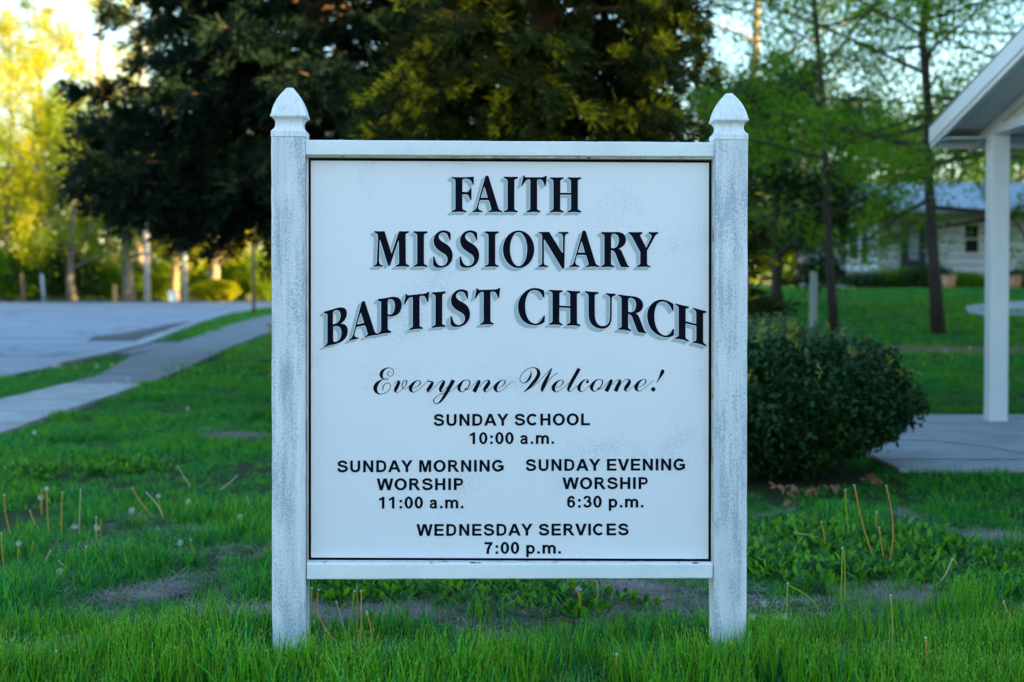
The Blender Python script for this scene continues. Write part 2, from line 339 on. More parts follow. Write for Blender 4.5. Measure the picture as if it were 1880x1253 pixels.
# smooth curves of the roadside, measured in metres (x as a function of y)
def interp(tab):
    ys_, xs_ = zip(*tab); return lambda y: float(np.interp(y, ys_, xs_))
road_r = interp([(-60, -6.1), (17, -6.1), (21, -6.25), (25, -6.6), (30, -7.4), (40, -8.9), (52, -10.4), (64, -11.2), (85, -11.0)])
walk_l = interp([(-60, -4.95), (14, -4.85), (17, -4.95), (21.5, -5.75), (26.6, -6.2), (42, -7.9), (56, -8.8)])
walk_r = interp([(-60, -3.75), (11, -3.8), (15, -4.0), (18.6, -4.25), (23.8, -4.8), (32, -5.45), (42, -6.7), (56, -7.6)])
mb = MB(); yy = [-60, -20, 0] + [float(v) for v in range(5, 86, 2)]
for i, y in enumerate(yy):
    mb.v += [(road_r(y), y, 0.0), (-200, y, 0.0)]
for i in range(len(yy) - 1): mb.f.append((2 * i, 2 * i + 2, 2 * i + 3, 2 * i + 1))
road = mb.obj('road', M['asphalt']); struct(road); road.location.z = 0.006
mb = MB(); pts = [(-7.15, 27.6), (-7.5, 29.5), (-7.85, 32), (-8.25, 35), (-8.8, 39), (-9.15, 41.5), (-9.2, 39), (-8.75, 35), (-8.5, 32), (-8.6, 29.8), (-8.1, 27.6)]
link = link_mesh('asphalt_patch', [(x - 0.15, y, 0.012) for x, y in pts], [tuple(range(len(pts)))], M['patch'], road)
# kerb along the road edge
mb = MB()
ky = [float(v) for v in np.arange(19, 62, 1.0)]
for a, c in zip(ky[:-1], ky[1:]):
    xa, xc = road_r(a), road_r(c)
    mb.hexa([(xa, a, -0.02), (xa + 0.14, a, -0.02), (xc + 0.14, c, -0.02), (xc, c, -0.02), (xa, a, 0.07), (xa + 0.14, a, 0.075), (xc + 0.14, c, 0.075), (xc, c, 0.07)])
kerb = mb.obj('kerb', M['concrete']); struct(kerb)
# sidewalk: bed plus slabs
side = link_mesh('sidewalk', [(walk_l(y), y, 0.004) for y in yy if y <= 56] + [(walk_r(y), y, 0.004) for y in reversed([v for v in yy if v <= 56])],
                 [tuple(range(2 * len([v for v in yy if v <= 56])))][::-1], M['soil'])
struct(side)
y = 6.6; rs = random.Random(4)
while y < 50:
    c = y + 1.5; g_ = 0.012; mb = MB(); h = rs.uniform(0.024, 0.034); h2 = h + rs.uniform(-0.004, 0.006)
    mb.hexa([(walk_l(y), y + g_, -0.02), (walk_r(y), y + g_, -0.02), (walk_r(c), c - g_, -0.02), (walk_l(c), c - g_, -0.02),
             (walk_l(y), y + g_, h), (walk_r(y), y + g_, h), (walk_r(c), c - g_, h2), (walk_l(c), c - g_, h2)])
    mb.obj('slab', M['walk'] if y < 14.5 else M['walkdark'], side); y = c  # far slabs take the concrete with tree shade in its colour
# driveway apron between road and sidewalk
mb = MB(); pp = [(-6.38, 22.2), (-5.86, 22.0), (-6.22, 26.5), (-6.75, 26.3)]
mb.hexa([(x, y, -0.02) for x, y in [pp[0], pp[1], pp[2], pp[3]]] + [(x, y, 0.03) for x, y in [pp[0], pp[1], pp[2], pp[3]]])
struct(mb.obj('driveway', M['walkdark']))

# concrete under the canopy, two slabs with a joint, and the worn white loop painted on it
mb = MB(); mb.box(2.3, 12.0, 8.4, 11.9, -0.03, 0.004); pav = mb.obj('pavement', M['soil']); struct(pav)
for (x0, x1, y0, y1) in ((2.3, 5.2, 8.42, 10.15), (2.3, 5.2, 10.17, 11.88), (5.22, 12, 8.42, 10.15), (5.22, 12, 10.17, 11.88)):
    mb = MB(); mb.box(x0, x1, y0, y1, -0.02, 0.03); mb.obj('slab', M['concrete'], pav)
def strip_path(pts, wd, z):
    vs, fs = [], []
    for i, p in enumerate(pts):
        a = Vector(pts[max(i - 1, 0)]); c = Vector(pts[min(i + 1, len(pts) - 1)]); d = (c - a).normalized(); n_ = Vector((-d.y, d.x)) * wd / 2
        vs += [(p[0] + n_.x, p[1] + n_.y, z), (p[0] - n_.x, p[1] - n_.y, z)]
    for i in range(len(pts) - 1): fs.append((2 * i, 2 * i + 1, 2 * i + 3, 2 * i + 2))
    return vs, fs
def crom(pts, k=8):
    P = [np.array(p, float) for p in pts]; P = [2 * P[0] - P[1]] + P + [2 * P[-1] - P[-2]]; out = []
    for i in range(1, len(P) - 2):
        for j in range(k):
            t = j / k; a, b2, c, d = P[i - 1], P[i], P[i + 1], P[i + 2]
            out.append(0.5 * ((2 * b2) + (-a + c) * t + (2 * a - 5 * b2 + 4 * c - d) * t * t + (-a + 3 * b2 - 3 * c + d) * t ** 3))
    out.append(P[-2]); return out
loop = [tuple(p) for p in crom([(2.32, 10.0), (2.8, 9.97), (3.05, 9.78), (3.24, 9.45), (3.33, 9.12), (3.29, 8.93), (3.0, 8.86), (2.32, 8.88)])]
vs, fs = strip_path(loop, 0.045, 0.036); link_mesh('painted_line', vs, fs, M['linepaint'], pav)
# concrete walk beside the far house
pts = [on_ground(*p) for p in ((1772, 566), (1800, 560), (1880, 556), (1990, 560), (1990, 580), (1810, 584), (1778, 578))]
struct(link_mesh('path', [(p.x, p.y, p.z + 0.03) for p in pts], [tuple(range(len(pts)))], M['concrete']))
# bare soil strip across the right lawn
pts = [(3.5, 19.3), (4.6, 18.5), (6.5, 18.2), (9.5, 18.6), (9.6, 19.6), (6.6, 19.5), (4.9, 19.7)]
struct(link_mesh('bare_soil', [(x, y, gz(x, y) + 0.006) for x, y in pts], [tuple(range(len(pts)))], M['soil']))

# ------------------------------------------------------------------ the church sign
YAW = R(1.0)
SN = Vector((math.sin(YAW), -math.cos(YAW), 0))       # outward normal of the sign, towards the camera
S0 = Vector((0, 4.3, 0))
sign = thing('church_sign', 'white wooden church sign on two finial posts in the front lawn', 'sign', (S0.x, S0.y, 0), rot=(0, 0, YAW))
SI = Matrix.Translation(S0) @ Matrix.Rotation(YAW, 4, 'Z'); SINV = SI.inverted()
def sp_(px, py, depth=0.0):
    """photo point on the sign's plane lying DEPTH behind the post fronts -> (x, z) in the sign's own frame"""
    q = SINV @ on_plane(px, py, S0 - SN * depth, SN); return q.x, q.z
PW = 0.102                                            # post width
def post(xc, ztop, tipdz, tilt):
    mb = MB(); n = 40; h = PW / 2; rs2 = random.Random(int(xc * 100))
    rings = []
    zs_ = [-0.25 + (ztop + 0.25) * i / n for i in range(n + 1)]
    for z in zs_:
        o = tilt * (ztop - z); e = h - 0.0012 * rs2.random()
        bv = 0.004
        rings += [(xc + o + sx * (e - (bv if k == 0 else 0)), h + sy * (e - (bv if k == 1 else 0)), z)
                  for sx, sy, k in ((-1, -1, 0), (-1, -1, 1), (-1, 1, 1), (-1, 1, 0), (1, 1, 0), (1, 1, 1), (1, -1, 1), (1, -1, 0))]
    fs = []
    for i in range(n):
        for k in range(8): fs.append((i * 8 + k, i * 8 + (k + 1) % 8, i * 8 + 8 + (k + 1) % 8, i * 8 + 8 + k))
    fs = [f[::-1] for f in fs]; fs.append(tuple(n * 8 + k for k in range(8))[::-1])
    mb.add(rings, fs); p = mb.obj('post', M['post'], sign)
    # gothic finial: square sections, concave neck, ogive dome
    u = 0.001647
    prof = [(0, 31.8), (10, 31.9), (12, 30.2), (15, 27.2), (19, 25.0), (24, 24.3), (29, 25.2), (33, 27.8), (35.5, 31.0), (36.5, 32.6), (39.5, 33.0), (42, 32.3),
            (50, 30.6), (58, 28.0), (66, 24.6), (73, 20.6), (80, 15.8), (86, 10.8), (90.5, 7.4), (92.0, 5.2)]
    mb = MB(); vs = []; fs = []
    for (dz, hw) in prof:
        e = hw * u * 0.985; bv = 0.0035 if dz < 40 else e * 0.28; z = ztop + 0.001 + dz * u * tipdz
        vs += [(xc + sx * (e - (bv if k == 0 else 0)), h + sy * (e - (bv if k == 1 else 0)), z)
               for sx, sy, k in ((-1, -1, 0), (-1, -1, 1), (-1, 1, 1), (-1, 1, 0), (1, 1, 0), (1, 1, 1), (1, -1, 1), (1, -1, 0))]
    for i in range(len(prof) - 1):
        for k in range(8): fs.append((i * 8 + k, i * 8 + 8 + k, i * 8 + 8 + (k + 1) % 8, i * 8 + (k + 1) % 8))
    fs.append(tuple((len(prof) - 1) * 8 + k for k in range(8))[::-1]); fs.append(tuple(range(8)))
    mb.add(vs, fs); mb.obj('finial', M['white_finial'], p)
m = M['white_finial'] = mat('white finial paint', (0.8, 0.8, 0.8), 0.4, 0.45); N, L, b = nodes(m)
f1 = noise_tex(m, 90, 4, (1, 1, 0.25), 0.7)
r = ramp(m, f1.outputs[0], [(0.50, (0.76, 0.755, 0.765)), (0.70, (0.52, 0.56, 0.60))]); L.new(r.outputs[0], b.inputs['Base Color']); bump(m, f1.outputs[0], 0.15, 0.001)
lx, lz = sp_(528.5, 251.5); rx, rz = sp_(1343, 257)
post(lx, lz, 1.0, -0.002); post(rx, rz, 0.955, 0.0015)
xl, xr = lx + PW / 2 + 0.0005, rx - PW / 2 - 0.0005
# rails
def rail(py_tl, py_tr, py_bl, py_br, front, depth):
    zt0, zt1 = sp_(560, py_tl)[1], sp_(1312, py_tr)[1]; zb0, zb1 = sp_(560, py_bl)[1], sp_(1312, py_br)[1]
    n = 24; vs = []; fs = []; rs3 = random.Random(int(py_tl))
    for i in range(n + 1):
        t = i / n; x = xl + (xr - xl) * t; j = rs3.uniform(-0.0005, 0.0005)
        a = zt0 + (zt1 - zt0) * t + j; c = zb0 + (zb1 - zb0) * t + rs3.uniform(-0.0005, 0.0005); bv = 0.003
        vs += [(x, front, c + bv), (x, front + bv, c), (x, front + depth, c), (x, front + depth, a), (x, front + bv, a), (x, front, a - bv)]
    for i in range(n):
        for k in range(6): fs.append((i * 6 + k, i * 6 + (k + 1) % 6, i * 6 + 6 + (k + 1) % 6, i * 6 + 6 + k))
    fs = [f[::-1] for f in fs]; fs.append(tuple(range(6))[::-1]); fs.append(tuple(n * 6 + k for k in range(6)))
    return link_mesh('rail', vs, [f for f in fs], M['rail'], sign), (zt0, zt1, zb0, zb1)
_, T = rail(256.5, 261, 284.5, 288, 0.010, 0.080)
_, B = rail(1036.5, 1036.5, 1065.5, 1063.5, 0.006, 0.085)
PD = 0.042                                            # panel face depth behind the post fronts
def quad_z(px0, py0, px1, py1, depth): return sp_(px0, py0, depth), sp_(px1, py1, depth)
pt0, pt1 = sp_(566, 289, PD)[1], sp_(1308, 293, PD)[1]
pb0, pb1 = sp_(566, 1030.5, PD)[1], sp_(1308, 1033, PD)[1]
px0, px1 = sp_(563.5, 600, PD)[0], sp_(1309, 600, PD)[0]
mb = MB(); mb.hexa([(px0, PD, pb0), (px1, PD, pb1), (px1, PD + 0.006, pb1), (px0, PD + 0.006, pb0), (px0, PD, pt0), (px1, PD, pt1), (px1, PD + 0.006, pt1), (px0, PD + 0.006, pt0)])
panel = mb.obj('panel', M['panel'], sign)
# wooden stops between posts, rails and panel
mb = MB()
q0, q1 = 0.020, PD - 0.0005
mb = MB(); mb.hexa([(xl, q0, B[0] - 0.0), (px0 + 0.001, q0, B[0]), (px0 + 0.001, PD + 0.03, B[0]), (xl, PD + 0.03, B[0]), (xl, q0, T[2]), (px0 + 0.001, q0, T[2]), (px0 + 0.001, PD + 0.03, T[2]), (xl, PD + 0.03, T[2])]); mb.obj('trim_strip', M['trim'], sign)
mb = MB(); mb.hexa([(px1 - 0.001, q0, B[1]), (xr, q0, B[1]), (xr, PD + 0.03, B[1]), (px1 - 0.001, PD + 0.03, B[1]), (px1 - 0.001, q0, T[3]), (xr, q0, T[3]), (xr, PD + 0.03, T[3]), (px1 - 0.001, PD + 0.03, T[3])]); mb.obj('trim_strip', M['trim'], sign)
mb = MB(); mb.hexa([(px0 + .0015, q0, pt0 - 0.001), (px1 - .0015, q0, pt1 - 0.001), (px1 - .0015, PD + 0.03, pt1 - 0.001), (px0 + .0015, PD + 0.03, pt0 - 0.001), (px0 + .0015, q0, T[2] + .002), (px1 - .0015, q0, T[3] + .002), (px1 - .0015, PD + 0.03, T[3] + .002), (px0 + .0015, PD + 0.03, T[2] + .002)]); mb.obj('trim_strip', M['trim'], sign)
mb = MB(); mb.hexa([(px0 + .0015, 0.012, B[0] - .002), (px1 - .0015, 0.012, B[1] - .002), (px1 - .0015, PD + 0.03, B[1] - .002), (px0 + .0015, PD + 0.03, B[0] - .002), (px0 + .0015, 0.012, B[0] + .004), (px1 - .0015, 0.012, B[1] + .004), (px1 - .0015, PD + 0.03, pb1 + .001), (px0 + .0015, PD + 0.03, pb0 + .001)]); mb.obj('trim_strip', M['ledge'], sign)
# black line round the face
def panel_pt(px, py, lift): x, z = sp_(px, py, PD - lift); return (x, PD - lift, z)
o_ = [(566.5, 290.5), (1306.5, 294.5), (1305.5, 1031), (566.5, 1028.5)]; i_ = [(570.8, 295.2), (1301.6, 299.2), (1300.6, 1026.5), (571.2, 1024)]
link_mesh('border_line', [panel_pt(*p, 0.0010) for p in o_ + i_], [(0, 4, 5, 1), (1, 5, 6, 2), (2, 6, 7, 3), (3, 7, 4, 0)], M['ink'], panel)

# ---- lettering ---------------------------------------------------
def parse(s):
    """'x,y x,y q cx,cy x,y' -> flattened polyline"""
    out = []; tk = s.replace('|', ' ').split(); i = 0; P = lambda t: tuple(float(a) for a in t.split(','))
    while i < len(tk):
        if tk[i] == 'q':
            a = out[-1]; c = P(tk[i + 1]); d = P(tk[i + 2]); i += 3
            for k in range(1, 6):
                t = k / 5; out.append(((1 - t) ** 2 * a[0] + 2 * t * (1 - t) * c[0] + t * t * d[0], (1 - t) ** 2 * a[1] + 2 * t * (1 - t) * c[1] + t * t * d[1]))
        else: out.append(P(tk[i])); i += 1
    res = [out[0]]
    for p in out[1:]:
        if abs(p[0] - res[-1][0]) + abs(p[1] - res[-1][1]) > 1e-4: res.append(p)
    if abs(res[0][0] - res[-1][0]) + abs(res[0][1] - res[-1][1]) < 1e-4: res.pop()
    return res
def ell(cx, cy, rx_, ry_, n=36): return [(cx + rx_ * math.cos(2 * PI * k / n), cy + ry_ * math.sin(2 * PI * k / n)) for k in range(n)]
# serif capitals: (scale px per photo px, left x, baseline y, outer outline, holes)
SER = {
 'F': (13.19, 118, 1054, parse("118,190 q 180,205 300,205 q 500,205 658,190 | 660,385 q 645,395 630,380 q 600,300 570,270 q 530,240 440,243 q 385,245 382,290 | 382,555 490,565 q 535,555 560,500 q 580,445 602,452 | 605,750 q 590,765 570,745 q 545,680 525,650 q 505,622 460,620 | 382,622 382,960 q 385,985 440,1005 q 490,1020 488,1040 q 480,1056 460,1052 q 300,1030 145,1055 q 118,1052 118,1035 q 122,1015 160,1005 q 210,985 212,960 | 212,290 q 205,245 150,235 q 118,225 118,190"), []),
 'A': (13.19, 618, 1056, parse("935,185 q 975,150 1015,185 | 1250,950 q 1275,1005 1320,1015 q 1360,1030 1352,1045 q 1340,1060 1310,1053 q 1180,1035 1040,1058 q 1005,1055 1008,1035 q 1012,1018 1050,1015 q 1085,1000 1082,970 | 1030,790 q 1020,765 990,762 | 830,762 q 805,765 795,800 | 765,930 q 765,985 810,1005 q 870,1025 870,1045 q 855,1060 830,1053 q 740,1045 640,1058 q 612,1050 620,1030 q 640,1015 670,1005 q 710,980 730,920"), [parse("915,430 995,700 828,700")]),
 'I': (13.92, 1170, 1053, parse("1190,140 q 1350,150 1510,140 q 1535,150 1530,175 q 1525,190 1490,200 q 1440,210 1440,250 | 1440,950 q 1445,990 1490,1003 q 1535,1015 1530,1040 q 1520,1060 1500,1052 q 1350,1035 1200,1054 q 1170,1055 1172,1030 q 1175,1010 1210,1003 q 1262,990 1265,950 | 1265,250 q 1260,210 1210,195 q 1170,180 1172,160 q 1175,142 1190,140"), []),
 'T': (13.19, 155, 1057, parse("205,160 q 235,160 245,190 q 260,208 300,205 | 640,205 q 700,203 725,185 q 750,165 778,168 | 755,400 q 745,425 725,412 q 690,310 660,275 q 640,258 580,257 q 545,260 543,300 | 543,960 q 545,990 590,1010 q 625,1020 625,1045 q 615,1062 590,1056 q 460,1035 325,1056 q 290,1060 290,1038 q 295,1018 330,1005 q 370,985 375,960 | 375,290 q 372,258 340,257 q 290,265 255,310 q 210,370 185,410 q 165,425 155,400 q 190,290 205,160"), []),
 'H': (13.19, 848, 1059, parse("865,205 q 1020,215 1170,205 q 1192,215 1185,240 q 1105,265 1105,300 | 1105,580 1360,580 1360,300 q 1355,262 1300,245 q 1278,235 1282,215 q 1290,203 1310,205 q 1450,215 1590,205 q 1615,208 1612,235 q 1600,250 1560,260 q 1530,275 1530,300 | 1530,960 q 1535,995 1580,1010 q 1615,1020 1610,1050 q 1600,1065 1575,1058 q 1440,1035 1310,1058 q 1275,1062 1275,1040 q 1280,1018 1320,1008 q 1362,990 1362,960 | 1362,630 1105,630 1102,960 q 1105,995 1145,1010 q 1190,1020 1185,1045 q 1175,1065 1150,1058 q 1020,1035 885,1058 q 845,1062 848,1038 q 855,1015 890,1008 q 930,990 935,960 | 935,300 q 930,265 885,248 q 845,235 850,215"), []),
 'M': (13.92, 145, 1053, parse("185,138 q 300,148 420,140 q 435,142 440,165 | 610,715 795,165 q 805,142 830,142 q 950,150 1040,138 q 1062,145 1058,172 q 1045,188 1010,195 q 970,205 970,250 | 978,950 q 985,985 1030,1000 q 1075,1012 1072,1038 q 1060,1056 1035,1050 q 880,1035 740,1053 q 705,1050 710,1030 q 720,1008 755,1000 q 800,985 802,950 | 795,390 q 790,380 780,400 | 580,1000 q 570,1030 545,1030 q 520,1025 515,1000 | 320,370 q 310,350 308,380 | 292,900 q 295,985 345,1000 q 400,1010 398,1035 q 390,1055 365,1050 q 270,1038 175,1052 q 140,1050 145,1030 q 160,1010 190,1000 q 230,985 235,930 | 262,300 q 262,210 210,195 q 165,180 168,160 q 172,140 185,138"), []),
 'S': (11.75, 118, 889, parse("495,155 q 440,100 345,98 q 230,105 170,190 q 120,260 130,350 q 140,440 215,510 q 290,570 370,615 q 435,660 430,740 q 415,850 310,865 q 230,870 190,790 q 160,720 150,670 q 135,650 118,672 | 118,840 q 140,890 210,905 q 340,925 440,860 q 545,780 543,640 q 540,530 470,450 q 410,390 320,345 q 250,300 240,240 q 245,165 330,148 q 405,150 430,200 q 455,260 475,305 q 485,325 498,305 | 500,200"), []),
 'O': (13.43, 110, 1019, ell(498, 582, 388, 465), [ell(498, 577, 211, 418)]),
 'N': (13.43, 985, 1019, parse("1010,148 q 1120,155 1250,148 | 1565,650 q 1585,680 1592,650 | 1592,290 q 1590,225 1570,210 q 1540,190 1500,188 q 1475,175 1482,155 q 1490,145 1510,148 q 1600,158 1700,146 q 1732,150 1730,180 q 1715,195 1690,200 q 1642,215 1642,290 | 1630,1030 q 1620,1065 1590,1060 q 1570,1055 1550,1020 | 1145,350 q 1125,325 1125,360 | 1125,900 q 1125,960 1165,970 q 1235,985 1232,1005 q 1225,1022 1190,1018 q 1100,1010 1010,1020 q 980,1018 985,1000 q 990,980 1020,970 q 1072,955 1075,900 | 1078,260 q 1075,205 1035,192 q 990,185 997,162 q 1000,150 1010,148"), []),
 'R': (10.16, 745, 771, parse("750,113 q 900,118 1060,112 q 1210,125 1215,260 q 1205,380 1075,425 q 1115,435 1140,490 | 1215,670 q 1240,740 1275,755 q 1282,765 1265,772 | 1120,770 q 1100,735 1085,700 | 1010,510 q 985,455 935,457 | 935,700 q 938,730 980,740 q 998,750 990,770 q 985,773 970,770 q 870,757 765,772 q 742,770 745,755 q 750,742 775,735 q 805,720 808,700 | 808,190 q 805,160 765,148 q 740,140 750,113"), [parse("935,412 935,200 q 940,150 985,148 q 1080,155 1080,265 q 1075,400 980,415")]),
 'Y': (10.16, 1255, 771, parse("1265,113 q 1390,122 1510,113 q 1528,125 1515,148 q 1475,160 1480,190 | 1590,408 1690,200 q 1690,165 1655,152 q 1628,140 1635,122 q 1640,112 1660,114 q 1720,122 1800,113 q 1820,120 1815,140 q 1770,160 1755,190 | 1608,460 1605,700 q 1610,730 1645,742 q 1675,750 1668,772 q 1540,755 1430,772 q 1410,765 1415,750 q 1425,738 1450,730 q 1475,715 1478,690 | 1478,490 1330,210 q 1300,160 1270,148 q 1250,135 1265,113"), []),
 'U': (9.895, 1325, 650, parse("1325,0 q 1450,8 1560,0 q 1578,8 1572,30 q 1545,40 1520,45 q 1505,55 1505,80 | 1505,430 q 1515,610 1640,612 q 1775,600 1780,430 | 1780,100 q 1775,55 1740,45 q 1700,30 1708,5 q 1790,8 1870,0 q 1888,8 1882,30 q 1870,42 1840,48 q 1812,60 1812,100 | 1812,430 q 1805,660 1620,665 q 1400,660 1390,440 | 1390,90 q 1385,50 1350,38 q 1320,25 1325,0"), []),
 'C': (9.895, 110, 850, parse("585,225 q 500,180 410,182 q 280,190 190,300 q 110,400 108,520 q 110,680 200,780 q 290,865 430,862 q 540,850 595,790 | 600,690 q 590,665 570,690 q 520,820 430,830 q 340,830 285,730 q 240,640 240,500 q 245,350 310,265 q 360,215 430,222 q 510,235 545,310 q 560,345 575,352 q 592,350 592,335"), []),
 'B': (8.95, 130, 592, parse("130,0 q 250,8 330,0 q 510,-5 510,130 q 508,235 410,275 q 525,300 525,430 q 520,590 320,590 q 230,582 145,590 q 128,585 135,570 q 185,550 188,520 | 188,70 q 185,45 150,38 q 125,25 130,0"), [parse("280,250 280,65 q 285,35 325,35 q 405,40 405,140 q 400,250 300,253"), parse("285,292 q 420,290 420,430 q 415,550 325,550 q 285,548 285,510")]),
 'P': (8.95, 1010, 592, parse("1015,0 q 1130,8 1220,0 q 1410,-5 1412,160 q 1405,330 1250,325 q 1210,325 1182,305 | 1182,510 q 1185,545 1220,552 q 1245,565 1235,588 q 1225,592 1210,590 q 1110,578 1035,590 q 1015,592 1018,572 q 1025,560 1045,552 q 1068,540 1070,510 | 1070,70 q 1068,45 1035,38 q 1010,30 1015,0"), [parse("1182,270 1182,65 q 1185,35 1225,37 q 1298,45 1298,160 q 1290,285 1225,288 q 1190,288 1182,270")]),
}
def tri_union(adds, holes=()):
    """triangles of the union of polygons ADDS less HOLES, none overlapping"""
    vs, es = [], []
    for p in list(adds) + list(holes):
        k = len(vs); n = len(p); vs += [Vector(q) for q in p]; es += [(k + i, k + (i + 1) % n) for i in range(n)]
    ov, oe, of, a, b2, fo = delaunay_2d_cdt(vs, es, [], 0, 1e-4)
    A = np.array([tuple(v) for v in ov]); Fc = np.array([f for f in of]); c = A[Fc].mean(1)
    ar = np.abs((A[Fc[:, 1], 0] - A[Fc[:, 0], 0]) * (A[Fc[:, 2], 1] - A[Fc[:, 0], 1]) - (A[Fc[:, 2], 0] - A[Fc[:, 0], 0]) * (A[Fc[:, 1], 1] - A[Fc[:, 0], 1]))
    def inside(p):
        p = np.array([tuple(q) for q in p], float); q = np.roll(p, -1, 0); lo, hi = p.min(0), p.max(0)
        r_ = np.zeros(len(c), bool); m_ = (c[:, 0] > lo[0]) & (c[:, 0] < hi[0]) & (c[:, 1] > lo[1]) & (c[:, 1] < hi[1])
        cc = c[m_]
        if len(cc) == 0: return r_
        cr_ = (p[None, :, 1] > cc[:, None, 1]) != (q[None, :, 1] > cc[:, None, 1])
        with np.errstate(divide='ignore', invalid='ignore'):
            xi = (q[None, :, 0] - p[None, :, 0]) * (cc[:, None, 1] - p[None, :, 1]) / (q[None, :, 1] - p[None, :, 1]) + p[None, :, 0]
        r_[m_] = ((cr_ & (cc[:, None, 0] < xi)).sum(1) % 2) == 1; return r_
    inn = np.zeros(len(c), bool); out_ = np.zeros(len(c), bool)
    for p in adds: inn |= inside(p)
    for p in holes: out_ |= inside(p)
    keep = [tuple(int(i) for i in f) for f in Fc[inn & ~out_ & (ar > 1e-7)]]
    return [tuple(v) for v in A], keep
def clean(poly):
    out = []
    for p in poly:
        if not out or math.hypot(p[0] - out[-1][0], p[1] - out[-1][1]) > 0.02: out.append(p)
    if math.hypot(out[0][0] - out[-1][0], out[0][1] - out[-1][1]) < 0.02: out.pop()
    return out
def resample(poly, d=3.0):
    out = []
    for i, p in enumerate(poly):
        q = poly[(i + 1) % len(poly)]; n = max(1, int(math.hypot(q[0] - p[0], q[1] - p[1]) / d))
        out += [(p[0] + (q[0] - p[0]) * k / n, p[1] + (q[1] - p[1]) * k / n) for k in range(n)]
    return out
def grow(poly, d, sign_):
    n = len(poly); out = []
    for i in range(n):
        a, p, c = poly[i - 1], poly[i], poly[(i + 1) % n]
        t = Vector((c[0] - a[0], c[1] - a[1])); 
        if t.length < 1e-6: out.append(p); continue
        t.normalize(); out.append((p[0] + t.y * d * sign_, p[1] - t.x * d * sign_))
    return out
def area(p): return sum(p[i - 1][0] * p[i][1] - p[i][0] * p[i - 1][1] for i in range(len(p))) / 2
def lay(name, tris, lift, material, parent=panel):
    vs, fs = [], []
    for v, f in tris:
        k = len(vs); vs += [panel_pt(x, y, lift) for x, y in v]; fs += [tuple(i + k for i in t) for t in f]
    return link_mesh(name, vs, fs, material, parent)
def serif_line(letters, arc=None):
    warp = arc or (lambda x, y: (x, y)); ink, shd, halo = [], [], []
    for ch, x0, base in letters:
        s, lx_, by, outer, holes = SER[ch]
        def T_(poly): return clean([warp(x0 + (x - lx_) / s, base + (y - by) / s) for x, y in resample(poly, 40)])
        o = T_(outer); hs = [T_(h) for h in holes]
        ink.append(tri_union([o], hs))
        sg = 1 if area(o) > 0 else -1
        halo.append(tri_union([grow(o, 1.0, sg)], [grow(h, -1.0, 1 if area(h) > 0 else -1) for h in hs]))
        dx, dy = -7.4, 5.6
        sw = []
        for ring in [o] + hs:
            for i in range(len(ring)):
                a, c = ring[i - 1], ring[i]
                sw.append([(a[0], a[1]), (c[0], c[1]), (c[0] + dx, c[1] + dy), (a[0] + dx, a[1] + dy)])
        v1, f1 = tri_union([[(x + dx, y + dy) for x, y in o]], [[(x + dx, y + dy) for x, y in h] for h in hs])
        sw += [[v1[i] for i in t] for t in f1]
        shd.append(tri_union(sw))
    return ink, shd, halo
def arcy(x, y):
    r_ = x - 948; return (x, y + 0.00026 * r_ * r_ + 6.5e-10 * r_ ** 4)
L1 = [('F', 828.9, 390.2), ('A', 866.9, 390.2), ('I', 925, 390.3), ('T', 956.8, 390.4), ('H', 1009.3, 390.6)]
L2 = [('M', 685.4, 490.3), ('I', 759, 490.4), ('S', 795, 490.5), ('S', 843.7, 490.5), ('I', 889.9, 490.6), ('O', 923.2, 490.7), ('N', 988.3, 490.8), ('A', 1045.3, 490.9), ('R', 1103.3, 491), ('Y', 1153.5, 491)]
L3 = [('B', 594.5, 596), ('A', 639.8, 596), ('P', 692.8, 596), ('T', 741, 596), ('I', 792.6, 596), ('S', 826.9, 596), ('T', 871.1, 596), ('C', 951, 596.3), ('H', 1007.7, 596), ('U', 1073.9, 596), ('R', 1134.7, 595.8), ('C', 1188.2, 595.5), ('H', 1239.3, 595.3)]
for nm, Ls, wf in (('faith', L1, None), ('missionary', L2, None), ('baptist church', L3, arcy)):
    ink, shd, halo = serif_line(Ls, wf)
    # a neighbour's drop shade may run under the next letter: alternate its height by a tenth of a millimetre
    for k in range(len(ink)):
        lay('letter_shade', [shd[k]], 0.0008 + 0.0004 * (k % 2), M['shade']); lay('letter_outline', [halo[k]], 0.0016, M['panel'])
        lay('letter', [ink[k]], 0.0021, M['ink'])

def ribbon(pts, k=6, smooth=True):
    """strokes (x, y, width) -> list of quads and round joints"""
    P = crom(pts, k) if smooth else [np.array(p, float) for p in pts]
    out = []; prev = None
    for i, p in enumerate(P):
        a, c = P[max(i - 1, 0)], P[min(i + 1, len(P) - 1)]; d = c[:2] - a[:2]; n_ = np.linalg.norm(d)
        if n_ < 1e-9: continue
        d = d / n_; nn = np.array([-d[1], d[0]]) * p[2] / 2
        cur = (tuple(p[:2] + nn), tuple(p[:2] - nn))
        if prev: out.append([prev[0], cur[0], cur[1], prev[1]])
        prev = cur
    return out
def disc(x, y, d, n=12): return [(x + d / 2 * math.cos(2 * PI * k / n), y + d / 2 * math.sin(2 * PI * k / n)) for k in range(n)]
ST = []
def scr(ox, dx, dy, pts): ST.append([((ox - 680) * 12.533 + x + dx, y + dy, w_) for x, y, w_ in pts])
e_ = [(1422, 590, 9), (1507, 570, 11), (1575, 510, 22), (1597, 455, 26), (1575, 415, 14), (1525, 418, 16), (1445, 470, 50), (1385, 550, 80), (1370, 600, 84), (1385, 650, 62), (1425, 685, 20), (1490, 670, 11), (1600, 590, 10), (1700, 500, 10), (1780, 438, 9)]
